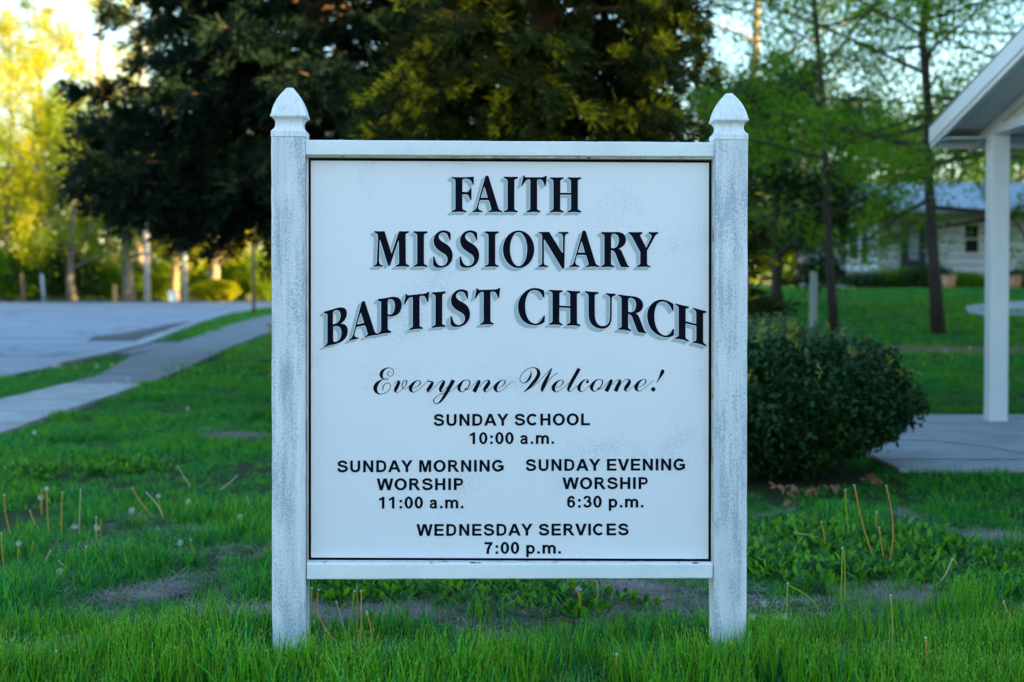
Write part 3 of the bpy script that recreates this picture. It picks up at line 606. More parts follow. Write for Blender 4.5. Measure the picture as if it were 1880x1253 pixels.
o2_ = [(700, 412, 14), (630, 436, 32), (565, 515, 70), (532, 595, 76), (552, 655, 48), (600, 688, 18), (655, 665, 16), (730, 600, 22), (780, 510, 28), (780, 440, 26), (740, 412, 14), (695, 412, 14)]
scr(680, 0, 0, [(445, 205, 14), (405, 240, 16), (400, 290, 16), (435, 325, 13), (485, 322, 13), (525, 280, 15), (533, 215, 15), (500, 155, 14), (430, 134, 16), (345, 155, 34), (275, 215, 68), (248, 290, 78), (268, 355, 52), (310, 385, 14), (355, 374, 11), (405, 384, 13), (400, 408, 13), (345, 412, 12), (290, 398, 14), (225, 435, 42), (150, 505, 80), (112, 590, 92), (130, 675, 70), (190, 728, 30), (260, 735, 17), (350, 710, 14), (430, 640, 14), (466, 560, 15), (440, 495, 15), (390, 482, 15), (330, 510, 17), (290, 580, 24), (288, 655, 18)])
scr(680, 0, 0, [(535, 520, 9), (590, 465, 12), (640, 425, 18)])
scr(680, 0, 0, [(650, 425, 20), (657, 460, 62), (630, 530, 76), (585, 620, 80), (572, 660, 60), (592, 690, 28), (620, 700, 11), (680, 670, 9), (740, 612, 11), (800, 550, 16), (833, 480, 26), (832, 432, 24), (800, 420, 12), (758, 455, 20), (730, 530, 20), (742, 600, 17), (785, 620, 11), (850, 590, 10), (905, 545, 10)])
scr(800, -1951, 10, e_[:-3] + [(1580, 605, 10), (1690, 500, 10), (1770, 420, 12)])
scr(680, 0, 0, [(1330, 395, 10), (1325, 438, 22), (1385, 452, 28), (1425, 470, 50), (1415, 510, 74), (1370, 580, 84), (1330, 635, 74), (1322, 670, 46), (1352, 690, 14), (1400, 655, 9), (1500, 560, 9), (1600, 460, 11), (1675, 420, 18)])
scr(680, 0, 0, [(1690, 425, 24), (1690, 460, 60), (1670, 510, 78), (1630, 585, 82), (1608, 640, 64), (1625, 685, 30), (1670, 660, 11), (1740, 600, 10), (1780, 560, 10)])
scr(800, 0, 0, [(408, 415, 88), (335, 550, 86), (250, 700, 80), (170, 830, 62), (100, 915, 40), (30, 958, 18), (-20, 950, 16), (-48, 900, 22), (-30, 840, 18), (60, 768, 12), (150, 725, 13), (215, 712, 10)])
scr(800, 0, 0, [(305, 682, 9), (380, 645, 9), (480, 560, 10), (560, 480, 14)])
scr(800, 0, 0, o2_); scr(800, 0, 0, [(665, 632, 26), (700, 620, 40), (725, 612, 28)]); scr(800, 0, 0, [(700, 640, 10), (770, 620, 9), (850, 540, 9), (940, 450, 11), (985, 415, 20)])
n1_ = [(1000, 415, 24), (1000, 450, 62), (975, 500, 80), (925, 600, 90), (880, 690, 92)]
scr(800, 0, 0, n1_); scr(800, 0, 0, [(1000, 570, 9), (1090, 475, 11), (1160, 422, 14), (1205, 418, 24), (1225, 450, 60), (1210, 500, 80), (1160, 575, 84), (1125, 632, 70), (1130, 672, 42), (1165, 688, 13), (1230, 645, 9), (1340, 545, 10)])
scr(800, 0, 0, e_)
scr(945, 0, 0, [(370, 205, 14), (378, 280, 30), (345, 370, 50), (280, 450, 34), (200, 485, 16), (140, 450, 14), (118, 390, 14), (160, 280, 14), (260, 180, 14), (370, 135, 14), (440, 128, 16), (510, 160, 42), (548, 220, 74), (545, 300, 84), (490, 400, 82), (400, 510, 70), (300, 615, 44), (210, 688, 14)])
scr(945, 0, 0, [(210, 688, 14), (300, 640, 10), (430, 550, 10), (600, 400, 10), (750, 240, 12), (858, 138, 12)])
scr(945, 0, 0, [(858, 140, 10), (812, 240, 46), (740, 380, 74), (670, 520, 82), (632, 620, 64), (630, 685, 32)])
scr(945, 0, 0, [(645, 670, 14), (700, 565, 13), (790, 420, 13), (890, 310, 13), (995, 252, 12)])
scr(945, -483, 0, e_[:-2] + [(1740, 470, 10)])
scr(945, 0, 0, [(1485, 150, 80), (1400, 300, 80), (1300, 480, 80), (1242, 600, 72), (1235, 650, 48), (1268, 680, 14), (1320, 650, 9), (1440, 540, 10)])
scr(945, 0, 0, [(1700, 440, 26), (1685, 410, 16), (1640, 402, 14), (1580, 430, 32), (1505, 520, 66), (1475, 600, 76), (1492, 650, 52), (1540, 685, 16), (1600, 650, 9), (1740, 530, 10)])
scr(1080, -457, -12, o2_); scr(1080, -457, -12, [(665, 632, 26), (700, 620, 40), (725, 612, 28)]); scr(1080, -457, -12, [(700, 640, 10), (770, 620, 9), (850, 540, 9), (940, 450, 11), (985, 415, 20)])
scr(1080, -468, -14, n1_); scr(1080, 0, 0, [(550, 530, 9), (630, 445, 10), (700, 400, 18)])
scr(1080, 0, 0, [(720, 400, 24), (728, 435, 60), (710, 490, 80), (665, 585, 88), (627, 675, 90)])
scr(1080, 0, 0, [(740, 520, 9), (820, 430, 11), (890, 398, 15), (930, 402, 26), (950, 440, 62), (935, 490, 80), (885, 565, 84), (852, 618, 68), (857, 652, 42), (892, 672, 13), (950, 630, 9), (1062, 535, 10)])
scr(1080, -270, -17, e_)
scr(1080, 0, 0, [(1718, 185, 44), (1708, 225, 84), (1675, 300, 62), (1620, 400, 30), (1572, 490, 9)])
quads = []
for s in ST: quads += ribbon(s, 5)
cvt = lambda p: (680 + p[0] / 12.533, 665 + p[1] / 12.533)
quads = [[cvt(p) for p in q] for q in quads]
quads.append([cvt(p) for p in disc((1080 - 680) * 12.533 + 1497, 628, 106)]); quads.append([cvt(p) for p in disc((945 - 680) * 12.533 + 1672, 458, 66)])
quads.append([cvt(p) for p in disc((1080 - 680) * 12.533 + 1714, 208, 76)])
for a, c in ((600, 948), (948, 1197)):
    lay('script_word', [tri_union([q for q in quads if a <= sum(p[0] for p in q) / len(q) < c])], 0.0010, M['ink'])
lay('letter', [tri_union([q for q in quads if sum(p[0] for p in q) / len(q) >= 1197 and min(p[1] for p in q) < 706])], 0.0010, M['ink'])
lay('letter_dot', [tri_union([q for q in quads if sum(p[0] for p in q) / len(q) >= 1190 and min(p[1] for p in q) >= 706 and len(q) > 4])], 0.0010, M['ink'])

# sans capitals as strokes, in cap-height units, y up
W_ = 0.205; Z_ = 0.18
def arcp(cx, cy, rx_, ry_, a0, a1, n=12): return [(cx + rx_ * math.cos(R(a0 + (a1 - a0) * k / n)), cy + ry_ * math.sin(R(a0 + (a1 - a0) * k / n))) for k in range(n + 1)]
def rect(x0, y0, x1, y1): return ('P', [(x0, y0), (x1, y0), (x1, y1), (x0, y1)])
def stk(pts, wd=W_, sm=False): return ('S', [(x, y, wd) for x, y in pts], sm)
Scl = [(0.80, 0.70), (0.72, 0.845), (0.58, 0.905), (0.44, 0.912), (0.27, 0.865), (0.185, 0.74), (0.24, 0.62), (0.44, 0.545), (0.64, 0.49), (0.79, 0.40), (0.82, 0.27), (0.73, 0.145), (0.56, 0.09), (0.42, 0.085), (0.25, 0.14), (0.15, 0.325)]
a_ = 0.735                                            # x height
SAN = {
 'S': (0.97, [stk(Scl, 0.18, True)]),
 'U': (1.01, [stk([(0.2, 1), (0.2, 0.40), (0.215, 0.26), (0.29, 0.14), (0.42, 0.088), (0.505, 0.083), (0.60, 0.09), (0.72, 0.14), (0.795, 0.26), (0.81, 0.40), (0.81, 1)], 0.19)]),
 'N': (1.01, [rect(0.1, 0, 0.29, 1), rect(0.72, 0, 0.91, 1), ('P', [(0.1, 1), (0.30, 1), (0.91, 0.0), (0.715, 0)])]),
 'D': (1.01, [rect(0.1, 0, 0.3, 1), stk([(0.12, 0.915), (0.50, 0.915), (0.66, 0.87), (0.78, 0.75), (0.82, 0.5), (0.78, 0.25), (0.66, 0.13), (0.50, 0.085), (0.12, 0.085)], 0.175)]),
 'A': (1.01, [('P', [(0, 0), (0.22, 0), (0.505, 0.78), (0.79, 0), (1.01, 0), (0.62, 1), (0.39, 1)]), rect(0.24, 0.225, 0.76, 0.39)]),
 'Y': (0.93, [('P', [(0, 1), (0.235, 1), (0.465, 0.60), (0.695, 1), (0.93, 1), (0.565, 0.42), (0.565, 0), (0.365, 0), (0.365, 0.42)])]),
 'C': (1.01, [stk(arcp(0.50, 0.5, 0.375, 0.415, 42, 318, 18), 0.19)]),
 'H': (1.01, [rect(0.1, 0, 0.3, 1), rect(0.71, 0, 0.91, 1), rect(0.29, 0.42, 0.72, 0.59)]),
 'O': (1.09, [('P', ell(0.545, 0.5, 0.49, 0.518)), ('H', ell(0.545, 0.5, 0.285, 0.345))]),
 'L': (0.85, [rect(0.1, 0, 0.3, 1), rect(0.29, 0, 0.81, 0.17)]),
 'M': (1.16, [('P', [(0.1, 0), (0.1, 1), (0.385, 1), (0.58, 0.32), (0.775, 1), (1.06, 1), (1.06, 0), (0.875, 0), (0.875, 0.80), (0.68, 0), (0.48, 0), (0.285, 0.80), (0.285, 0)])]),
 'R': (1.01, [rect(0.1, 0, 0.3, 1), stk([(0.12, 0.915), (0.55, 0.915), (0.69, 0.87), (0.74, 0.72), (0.69, 0.57), (0.55, 0.525), (0.12, 0.525)], 0.17), ('P', [(0.42, 0.47), (0.55, 0.48), (0.65, 0.47), (0.80, 0.27), (0.99, 0), (0.75, 0), (0.56, 0.28)])]),
 'I': (0.39, [rect(0.095, 0, 0.295, 1)]),
 'G': (1.09, [stk(arcp(0.53, 0.5, 0.39, 0.415, 40, 335, 18), 0.19), rect(0.55, 0.38, 0.985, 0.545), rect(0.80, 0.14, 0.985, 0.5)]),
 'W': (1.32, [('P', [(0.0, 1), (0.21, 1), (0.355, 0.32), (0.53, 1), (0.79, 1), (0.965, 0.32), (1.11, 1), (1.32, 1), (1.075, 0), (0.86, 0), (0.66, 0.76), (0.46, 0), (0.245, 0)])]),
 'P': (0.93, [rect(0.1, 0, 0.3, 1), stk([(0.12, 0.915), (0.53, 0.915), (0.70, 0.86), (0.755, 0.69), (0.70, 0.53), (0.53, 0.465), (0.12, 0.465)], 0.17)]),
 'E': (0.93, [rect(0.1, 0, 0.3, 1), rect(0.29, 0, 0.86, 0.17), rect(0.29, 0.42, 0.81, 0.585), rect(0.29, 0.83, 0.84, 1)]),
 'V': (0.93, [('P', [(0, 1), (0.23, 1), (0.467, 0.26), (0.70, 1), (0.93, 1), (0.575, 0), (0.355, 0)])]),
 '1': (0.78, [rect(0.34, 0, 0.53, 1), ('P', [(0.35, 0.80), (0.10, 0.665), (0.10, 0.84), (0.28, 0.92), (0.38, 1.0), (0.45, 1.0), (0.45, 0.8)])]),
 '0': (0.78, [('P', ell(0.385, 0.5, 0.34, 0.515)), ('H', ell(0.385, 0.5, 0.145, 0.355))]),
 '6': (0.78, [('P', ell(0.395, 0.325, 0.335, 0.34)), ('H', ell(0.395, 0.32, 0.145, 0.185)), stk([(0.145, 0.35), (0.15, 0.55), (0.21, 0.78), (0.31, 0.89), (0.42, 0.925), (0.54, 0.88), (0.61, 0.74)], 0.17, True)]),
 '3': (0.78, [stk([(0.14, 0.73), (0.20, 0.87), (0.36, 0.925), (0.52, 0.88), (0.585, 0.75), (0.52, 0.61), (0.36, 0.545)], 0.165, True), stk([(0.36, 0.545), (0.53, 0.51), (0.625, 0.39), (0.62, 0.24), (0.52, 0.12), (0.37, 0.08), (0.21, 0.13), (0.13, 0.28)], 0.17, True)]),
 '7': (0.78, [rect(0.06, 0.825, 0.70, 1), ('P', [(0.48, 0.85), (0.70, 0.86), (0.54, 0.62), (0.44, 0.35), (0.405, 0.0), (0.21, 0), (0.25, 0.35), (0.34, 0.62)])]),
 ':': (0.46, [rect(0.14, 0, 0.33, 0.195), rect(0.14, 0.53, 0.33, 0.725)]),
 '.': (0.39, [rect(0.1, 0, 0.29, 0.195)]),
 'a': (0.78, [stk([(0.14, 0.52), (0.20, 0.625), (0.35, 0.665), (0.50, 0.63), (0.555, 0.53), (0.56, 0.18), (0.60, 0.0)], 0.17, True), stk([(0.56, 0.44), (0.40, 0.395), (0.22, 0.345), (0.145, 0.215), (0.20, 0.095), (0.33, 0.06), (0.47, 0.11), (0.56, 0.24)], 0.15, True)]),
 'm': (1.24, [rect(0.085, 0, 0.27, a_), rect(0.53, 0, 0.72, 0.5), rect(0.97, 0, 1.16, 0.5), stk([(0.18, 0.42), (0.24, 0.58), (0.37, 0.655), (0.50, 0.66 * 0.97), (0.60, 0.56), (0.625, 0.42)], 0.165, True), stk([(0.63, 0.42), (0.69, 0.58), (0.82, 0.655), (0.95, 0.64), (1.045, 0.56), (1.065, 0.42)], 0.165, True)]),
 'p': (0.85, [rect(0.09, -0.28, 0.275, a_), ('P', ell(0.435, 0.365, 0.345, 0.385)), ('H', ell(0.435, 0.365, 0.165, 0.225))]),
}
def fat(poly, wd):
    return [q for i in range(len(poly)) for q in ribbon([(*poly[i - 1], wd), (*poly[i], wd)], 1, False)]
def sans_line(text, x0, x1, base, cap=21.0, drop=0.0):
    pos = 0; items = []
    for ch in text:
        if ch == ' ': pos += 0.40; continue
        items.append((ch, pos)); pos += SAN[ch][0] + 0.055
    left = 0.05; total = pos - 0.055 - 0.08 - left
    sx = (x1 - x0) / total; out = []
    for ch, p0 in items:
        adds, holes = [], []
        def T_(x, y): X = x0 + (p0 + x - left) * sx; return (X, base + drop * (X - x0) / (x1 - x0) - y * cap)
        for it in SAN[ch][1]:
            if it[0] == 'P': q_ = clean([T_(*p) for p in it[1]]); adds.append(q_); adds += fat(q_, 0.55)
            elif it[0] == 'H': q_ = clean([T_(*p) for p in it[1]]); holes.append(grow(q_, -0.3, 1 if area(q_) > 0 else -1))
            else:
                for q in ribbon([(a_x, a_y, a_w + 0.026) for a_x, a_y, a_w in it[1]], 4, it[2]): adds.append([T_(*p) for p in q])
        if ch == '6': 
            v, f = tri_union([adds[0]], holes); v2, f2 = tri_union([q for q in adds[1:] if len(q) == 4 and sum(p[1] for p in q) / 4 < base - 0.5 * cap], [])
            out.append(tri_union([[v[i] for i in t] for t in f] + [[v2[i] for i in t] for t in f2])); continue
        if ch == 'p':
            k_ = 1 + len(adds[0]); v, f = tri_union(adds[k_:], holes); out.append(tri_union(adds[:k_] + [[v[i] for i in t] for t in f])); continue
        out.append(tri_union(adds, holes))
    for g_ in out: lay('letter', [g_], 0.0010, M['ink'])
for a in (('SUNDAY SCHOOL', 796, 1082, 782.2), ('10:00 a.m.', 861.5, 1017.5, 815.7), ('SUNDAY MORNING', 619, 925, 867.4), ('WORSHIP', 693, 850.5, 900.4), ('11:00 a.m.', 695, 851, 934),
          ('SUNDAY EVENING', 965, 1258, 865), ('WORSHIP', 1034, 1189.5, 898.4), ('6:30 p.m.', 1041, 1181.5, 932.4), ('WEDNESDAY SERVICES', 766, 1153.5, 984.2), ('7:00 p.m.', 889.5, 1030, 1017.2)):
    sans_line(a[0], a[1], a[2], a[3], 21.3, -1.2 if a[2] - a[1] > 250 else -0.5)

# ------------------------------------------------------------------ leaves, trees, shrubs
def rand_unit(rg, n):
    v = rg.normal(size=(n, 3)); return v / np.linalg.norm(v, axis=1, keepdims=True)
def leaf_geo(rg, P, size, aspect=0.55, up=0.0):
    """one rhombus per centre P"""
    n = len(P); d = rand_unit(rg, n); d[:, 2] = d[:, 2] * (1 - up) - up * 0.3; d /= np.linalg.norm(d, axis=1, keepdims=True)
    u = np.cross(d, rand_unit(rg, n)); u /= np.linalg.norm(u, axis=1, keepdims=True) + 1e-9
    s = size * rg.uniform(0.6, 1.25, (n, 1)); fold = np.cross(d, u) * s * 0.12
    V = np.stack([P - d * s / 2, P + u * s * aspect / 2 + fold, P + d * s / 2, P - u * s * aspect / 2 + fold], 1).reshape(-1, 3)
    F = np.arange(4 * n).reshape(n, 4); return V, F
def tuft_geo(rg, P, D, size, k=7, spread=0.6, wd=0.16):
    """k narrow triangles fanning out of each P along D"""
    n = len(P); P = np.repeat(P, k, 0); D = np.repeat(D, k, 0); s = np.repeat(size * rg.uniform(0.6, 1.3, n), k)[:, None]
    d = D + rand_unit(rg, n * k) * spread; d /= np.linalg.norm(d, axis=1, keepdims=True) + 1e-9
    u = np.cross(d, rand_unit(rg, n * k)); u /= np.linalg.norm(u, axis=1, keepdims=True) + 1e-9
    L_ = s * rg.uniform(0.5, 1.1, (n * k, 1))
    V = np.stack([P + u * s * wd / 2, P - u * s * wd / 2, P + d * L_ * 0.62 - u * s * wd * 0.36, P + d * L_, P + d * L_ * 0.62 + u * s * wd * 0.36], 1)
    V = V[:, [0, 2, 3, 4]].reshape(-1, 3)
    F = np.arange(4 * n * k).reshape(-1, 4); return V, F

def broadleaf(name, label, x, y, h, tr, zc, rc, nleaf, lsize, leafm, bark, seed, cat='tree', group=None, up=0.7, nlimb=16, lean=(0, 0), fork=None, hollow=0.0, rise=(0.05, 0.5)):
    rs = random.Random(seed); rg = np.random.default_rng(seed); z0 = gz(x, y)
    t = thing(name, label, cat, (x, y, z0), group)
    mb = MB(); stem = []; px_, py_ = 0.0, 0.0; n = 9
    for i in range(n + 1):
        f = i / n; stem.append(Vector((px_ + lean[0] * f * h, py_ + lean[1] * f * h, f * h - 0.1)))
        px_ += rs.uniform(-1, 1) * h * 0.012; py_ += rs.uniform(-1, 1) * h * 0.012
    rad = [tr * (1.35 if i == 0 else 1) * (1 - 0.9 * (i / n)) + 0.008 for i in range(n + 1)]
    mb.tube(stem, rad, 8)
    def stem_at(f):
        k = min(int(f * n), n - 1); u = f * n - k; return stem[k].lerp(stem[k + 1], u), rad[k] * (1 - u) + rad[k + 1] * u
    twigs = []
    def grow_(p, d, ln, r_, depth):
        pts = [p]; q = p.copy(); dd = d.copy(); seg = 5
        for i in range(seg):
            dd = (dd + Vector((rs.uniform(-1, 1), rs.uniform(-1, 1), rs.uniform(-0.6, 1) * up)) * 0.22).normalized(); q = q + dd * ln / seg; pts.append(q)
        mb.tube(pts, [r_ * (1 - 0.8 * i / seg) for i in range(seg + 1)], 5 if depth == 0 else 4, False)
        if depth < 2:
            for k in range(4 if depth == 0 else 3):
                f = rs.uniform(0.25, 0.95); i = min(int(f * seg), seg - 1); b_ = pts[i].lerp(pts[i + 1], f * seg - i)
                nd = (dd + Vector((rs.uniform(-1, 1), rs.uniform(-1, 1), rs.uniform(-0.5, 0.8))) * 0.9).normalized()
                grow_(b_, nd, ln * rs.uniform(0.35, 0.6), r_ * 0.45, depth + 1)
        if depth >= 1: twigs.append((pts[0], pts[-1], ln))
        else: twigs.append((pts[2], pts[-1], ln * 0.7))
    f0 = zc / h
    for k in range(nlimb):
        f = f0 + (0.97 - f0) * ((k + rs.random() * 0.7) / nlimb); p, r_ = stem_at(f); az = k * 2.4 + rs.uniform(-0.5, 0.5)
        g_ = (f - f0) / (1 - f0); ln = rc * (0.55 + 0.75 * math.sin(PI * min(1, 0.25 + 0.75 * g_))) * rs.uniform(0.7, 1.1) * (1.0 if g_ < 0.7 else 0.75)
        d = Vector((math.cos(az), math.sin(az), rs.uniform(*rise) + g_ * 0.7 * up)).normalized()
        grow_(p, d, ln, max(r_ * 0.5, 0.012), 0)
    if fork:
        for az, ang, ln, r_ in fork:
            grow_(stem_at(0.25)[0], Vector((math.cos(az) * math.sin(ang), 0.2, math.cos(ang))).normalized(), ln, r_, 0)
    mb.obj('trunk', bark, t, True)
    A = np.array([tuple(a) for a, b2, l_ in twigs]); Bb = np.array([tuple(b2) for a, b2, l_ in twigs]); LL = np.array([l_ for a, b2, l_ in twigs])
    i = rg.choice(len(twigs), nleaf, p=LL / LL.sum()); f = rg.random((nleaf, 1)) ** 0.7
    P = A[i] * (1 - f) + Bb[i] * f + rg.normal(size=(nleaf, 3)) * (LL[i][:, None] * 0.11 + lsize * 0.8)
    if hollow: P = P[P[:, 2] > hollow]
    V, F = leaf_geo(rg, P, lsize)
    np_mesh('crown', V, F, leafm, t); return t

def conifer(name, label, x, y, h, rbase, zb, nbr, ntuft, ts, leafm, seed, taper=0.8, droop=0.25, tips=None, tiptest=None, top_r=0.3):
    rs = random.Random(seed); rg = np.random.default_rng(seed); z0 = gz(x, y)
    t = thing(name, label, 'tree', (x, y, z0)); mb = MB()
    mb.tube([(0, 0, -0.1), (0.02, 0, h * 0.3), (-0.03, 0.02, h * 0.65), (0, 0, h * 0.97)], [0.22, 0.17, 0.1, 0.02], 9)
    Ps, Ds, W = [], [], []
    for k in range(nbr):
        f = (k + rs.random()) / nbr; z = zb + (h - zb) * f ** 1.15; az = k * 2.39996 + rs.uniform(-0.4, 0.4)
        g_ = (z - zb) / (h - zb); ln = (rbase * (1 - g_) ** taper + top_r * g_) * rs.uniform(0.72, 1.18)
        d = Vector((math.cos(az), math.sin(az), 0)); pts = []
        for i in range(8):
            u = i / 7; pts.append(d * (ln * u) + Vector((rs.uniform(-1, 1), rs.uniform(-1, 1), 0)) * 0.05 * ln * u + Vector((0, 0, z + ln * (0.22 * u - droop * 1.6 * u * u))))
        mb.tube([tuple(p) for p in pts], [0.035 * (1 - 0.9 * i / 7) * (0.5 + ln / rbase) for i in range(8)], 4, False)
        side = Vector((-d.y, d.x, 0)); m_ = max(6, int(ln * 13))
        for j in range(m_):                                   # side sprays
            u = rs.uniform(0.18, 1.0) ** 0.8; i = min(int(u * 7), 6); b_ = pts[i].lerp(pts[i + 1], u * 7 - i)
            s_ = rs.choice((-1, 1)); l2 = ln * 0.30 * (1.15 - u) + 0.22; dirn = (d * 0.7 + side * s_ * rs.uniform(0.3, 1.1) + Vector((0, 0, rs.uniform(-0.55, 0.45)))).normalized()
            Ps.append((b_, dirn, l2, u))
    mb.obj('trunk', M['barkred'], t, True)
    B_ = np.array([tuple(p[0]) for p in Ps]); D_ = np.array([tuple(p[1]) for p in Ps]); L2 = np.array([p[2] for p in Ps])
    i = rg.choice(len(Ps), ntuft, p=L2 / L2.sum()); f = rg.random((ntuft, 1))
    droopv = np.zeros((ntuft, 3)); droopv[:, 2] = -(f[:, 0] ** 2) * L2[i] * 0.25
    P = B_[i] + D_[i] * f * L2[i][:, None] + droopv + rg.normal(size=(ntuft, 3)) * 0.035
    D = D_[i] * 0.9 + np.array([0, 0, -0.15])
    U_ = np.array([p[3] for p in Ps]); gold = (rg.random(len(Ps)) < 0.30) & (U_ > 0.55)  # outer sprays that carry the sunlight tint
    V, F = tuft_geo(rg, P, D, ts, 5, 0.65, 0.2)
    if tips is not None:
        q = P + 0; msk = np.repeat(tiptest(q + np.array([x, y, z0]), rg, gold[i]), 5); np_mesh('crown', V, F, leafm, t, mats=[leafm, tips], midx=msk.astype(int))
    else: np_mesh('crown', V, F, leafm, t)
    return t

# dark evergreen on the left, olive cedar behind the sign
conifer('evergreen_tree', 'large dark evergreen overhanging the sidewalk, darkest crown in the view', gx(575, 20), 20, 10.5, 3.0, 1.75, 190, 88000, 0.185, M['cedarA'], 11, 0.55, 0.10, top_r=0.8)
def tipt(q, rg, gold):
    out = np.hypot(q[:, 0] - gx(1000, 12.6), q[:, 1] - 12.6)
    return (rg.random(len(q)) < 0.85) & gold & (out > 0.6)
conifer('cedar_tree', 'olive cedar with drooping tips coloured sunlit gold directly behind the sign', gx(1000, 12.6), 12.6, 8.2, 2.1, 0.45, 200, 86000, 0.125, M['cedarB'], 23, 1.25, 0.16, M['cedartip'], tipt, top_r=0.25)

# pruned shrub beside the right post
def shrub(name, label, x, y, rx_, ry_, h, n, ls, leafm, seed, cat='shrub', under=0.25, tips=None, shell=0.35, aspect=0.4, group=None, lump=0.12, clump=0, cl_r=0.0, box=1):
    rg = np.random.default_rng(seed); z0 = gz(x, y); t = thing(name, label, cat, (x, y, z0), group)
    d = rand_unit(rg, n)
    if box != 1: rho = np.hypot(d[:, 0], d[:, 1])[:, None] + 1e-6; d[:, :2] *= rho ** (box - 1); d[:, 2] = np.sign(d[:, 2]) * np.abs(d[:, 2]) ** 0.85
    rr = 1 - shell * rg.random(n) ** 1.5
    lum = 1 + lump * (vnoise(d[:, 0] * 3 + 5, d[:, 2] * 3 + d[:, 1] * 2, 0.6, seed) - 0.5) * 2
    z = h * (0.52 + 0.48 * d[:, 2] * rr * lum)
    pinch = 1 - under * np.clip(1 - z / (h * 0.5), 0, 1) ** 1.3
    P = np.stack([d[:, 0] * rr * rx_ * lum * pinch, d[:, 1] * rr * ry_ * lum * pinch, np.maximum(z, 0.02)], 1)
    if clump:
        P = np.repeat(P[:n // clump], clump, 0) + rg.normal(size=(n // clump * clump, 3)) * cl_r; P[:, 2] = np.maximum(P[:, 2], 0.01)
    V, F = leaf_geo(rg, P, ls, aspect); np_mesh('foliage', V, F, leafm, t)
    rs = random.Random(seed); mb = MB()
    for k in range(9):
        a = k * 2.4; e = Vector((math.cos(a) * rx_ * 0.6, math.sin(a) * ry_ * 0.6, h * rs.uniform(0.55, 0.85)))
        mb.tube([(0.05 * math.cos(a), 0.05 * math.sin(a), -0.05), tuple(e * 0.5), tuple(e)], [0.022, 0.015, 0.006], 5)
    mb.obj('stem', M['barkdark'], t)
    return t
BX, BY = 1.36, 8.55
bush = shrub('shrub', 'dense dark green pruned shrub beside the right post with yellow new tips', BX, BY, 1.05, 0.93, 0.80, 90000, 0.040, M['yew'], 5, under=0.34, lump=0.06, clump=16, cl_r=0.026, box=0.62, aspect=0.5)
rg = np.random.default_rng(8)
def sprig(base, dirn, ln, n, ls, mt):
    f = np.linspace(0.1, 1, n)[:, None]; P = np.array(base)[None] + np.array(dirn)[None] * ln * f; V = []
    d = np.array(dirn)[None] * 0.6 + rand_unit(rg, n) * 0.6; return tuft_geo(rg, P, d, ls, 3, 0.7, 0.3)
for k, (mt, nn) in enumerate(((M['yewtip'], 110), (M['yewpale'], 320))):
    VV, FF, off = [], [], 0
    for _ in range(nn):
        a = rg.uniform(0, 2 * PI); q = rg.uniform(0.0, 0.85); xx, yy_ = math.cos(a) * q, math.sin(a) * q
        zz = 0.80 * (0.52 + 0.48 * (1 - q ** 3) ** 0.5) + 0.015
        if k == 0 and rg.random() < 0.15: zz -= rg.uniform(0.1, 0.5); xx, yy_ = math.cos(a) * 0.97, -abs(math.sin(a)) * 0.95
        V, F = sprig((xx * 1.0, yy_ * 0.92, zz), (rg.normal() * 0.3, rg.normal() * 0.3, 1), rg.uniform(0.03, 0.12), 6, 0.045, mt)
        VV.append(V); FF.append(F + off); off += len(V)
    np_mesh('new_growth', np.concatenate(VV), np.concatenate(FF), mt, bush)

# the two young trees on the right lawn
broadleaf('young_tree', 'slim dark-trunked young tree standing nearest the grey fence post', gx(1534, 22), 22, 9.5, 0.062, 1.9, 2.4, 27000, 0.072, M['green'], M['barkdark'], 31, group='young trees on the right lawn', nlimb=34, up=0.0, rise=(-0.2, 0.45))
broadleaf('young_tree', 'thicker dark-trunked young tree just beside the white canopy column', gx(1724, 22), 22, 10.5, 0.092, 1.9, 2.6, 35000, 0.074, M['green'], M['barkdark'], 32, group='young trees on the right lawn', nlimb=36, up=0.0, rise=(-0.2, 0.45))
broadleaf('tree', 'mostly bare tree with reddish branches rising behind the right finial', gx(1362, 34), 34, 13, 0.16, 3.5, 3.0, 3500, 0.1, M['springgreen'], M['barktan'], 33, nlimb=14)
broadleaf('tree', 'leafy tree whose branches hang over the canopy roof', gx(1925, 27), 27, 11, 0.12, 1.7, 3.4, 36000, 0.09, M['green'], M['barkdark'], 34, nlimb=30, up=0.1, rise=(-0.2, 0.45))
broadleaf('tree', 'low dense dark tree filling the gap beyond the cedar and shrub', gx(1425, 29), 29, 4.6, 0.12, 0.6, 1.7, 30000, 0.12, M['deepgreen'], M['barkdark'], 35, nlimb=20, up=0.5)
for i, (px_, Y, h_, rc, nl, mt, lb) in enumerate((
        (1470, 60, 8.0, 3.6, 9000, 'deepgreen', 'rounded dark tree behind the pale house, nearest the cedar'),
        (1590, 66, 7.6, 3.4, 9000, 'green', 'green tree behind the pale house roof between the two trunks'),
        (1760, 64, 7.4, 3.5, 9000, 'green', 'green tree rising straight behind the pale metal roof'),
        (1880, 60, 8.4, 3.6, 9000, 'deepgreen', 'darker green tree behind the house beyond the column'))):
    broadleaf('tree', lb, gx(px_, Y), Y, h_, 0.2, 1.6, rc, nl, 0.2, M[mt], M['barkgrey'], 60 + i, group='trees behind the house', nlimb=16, up=0.5)

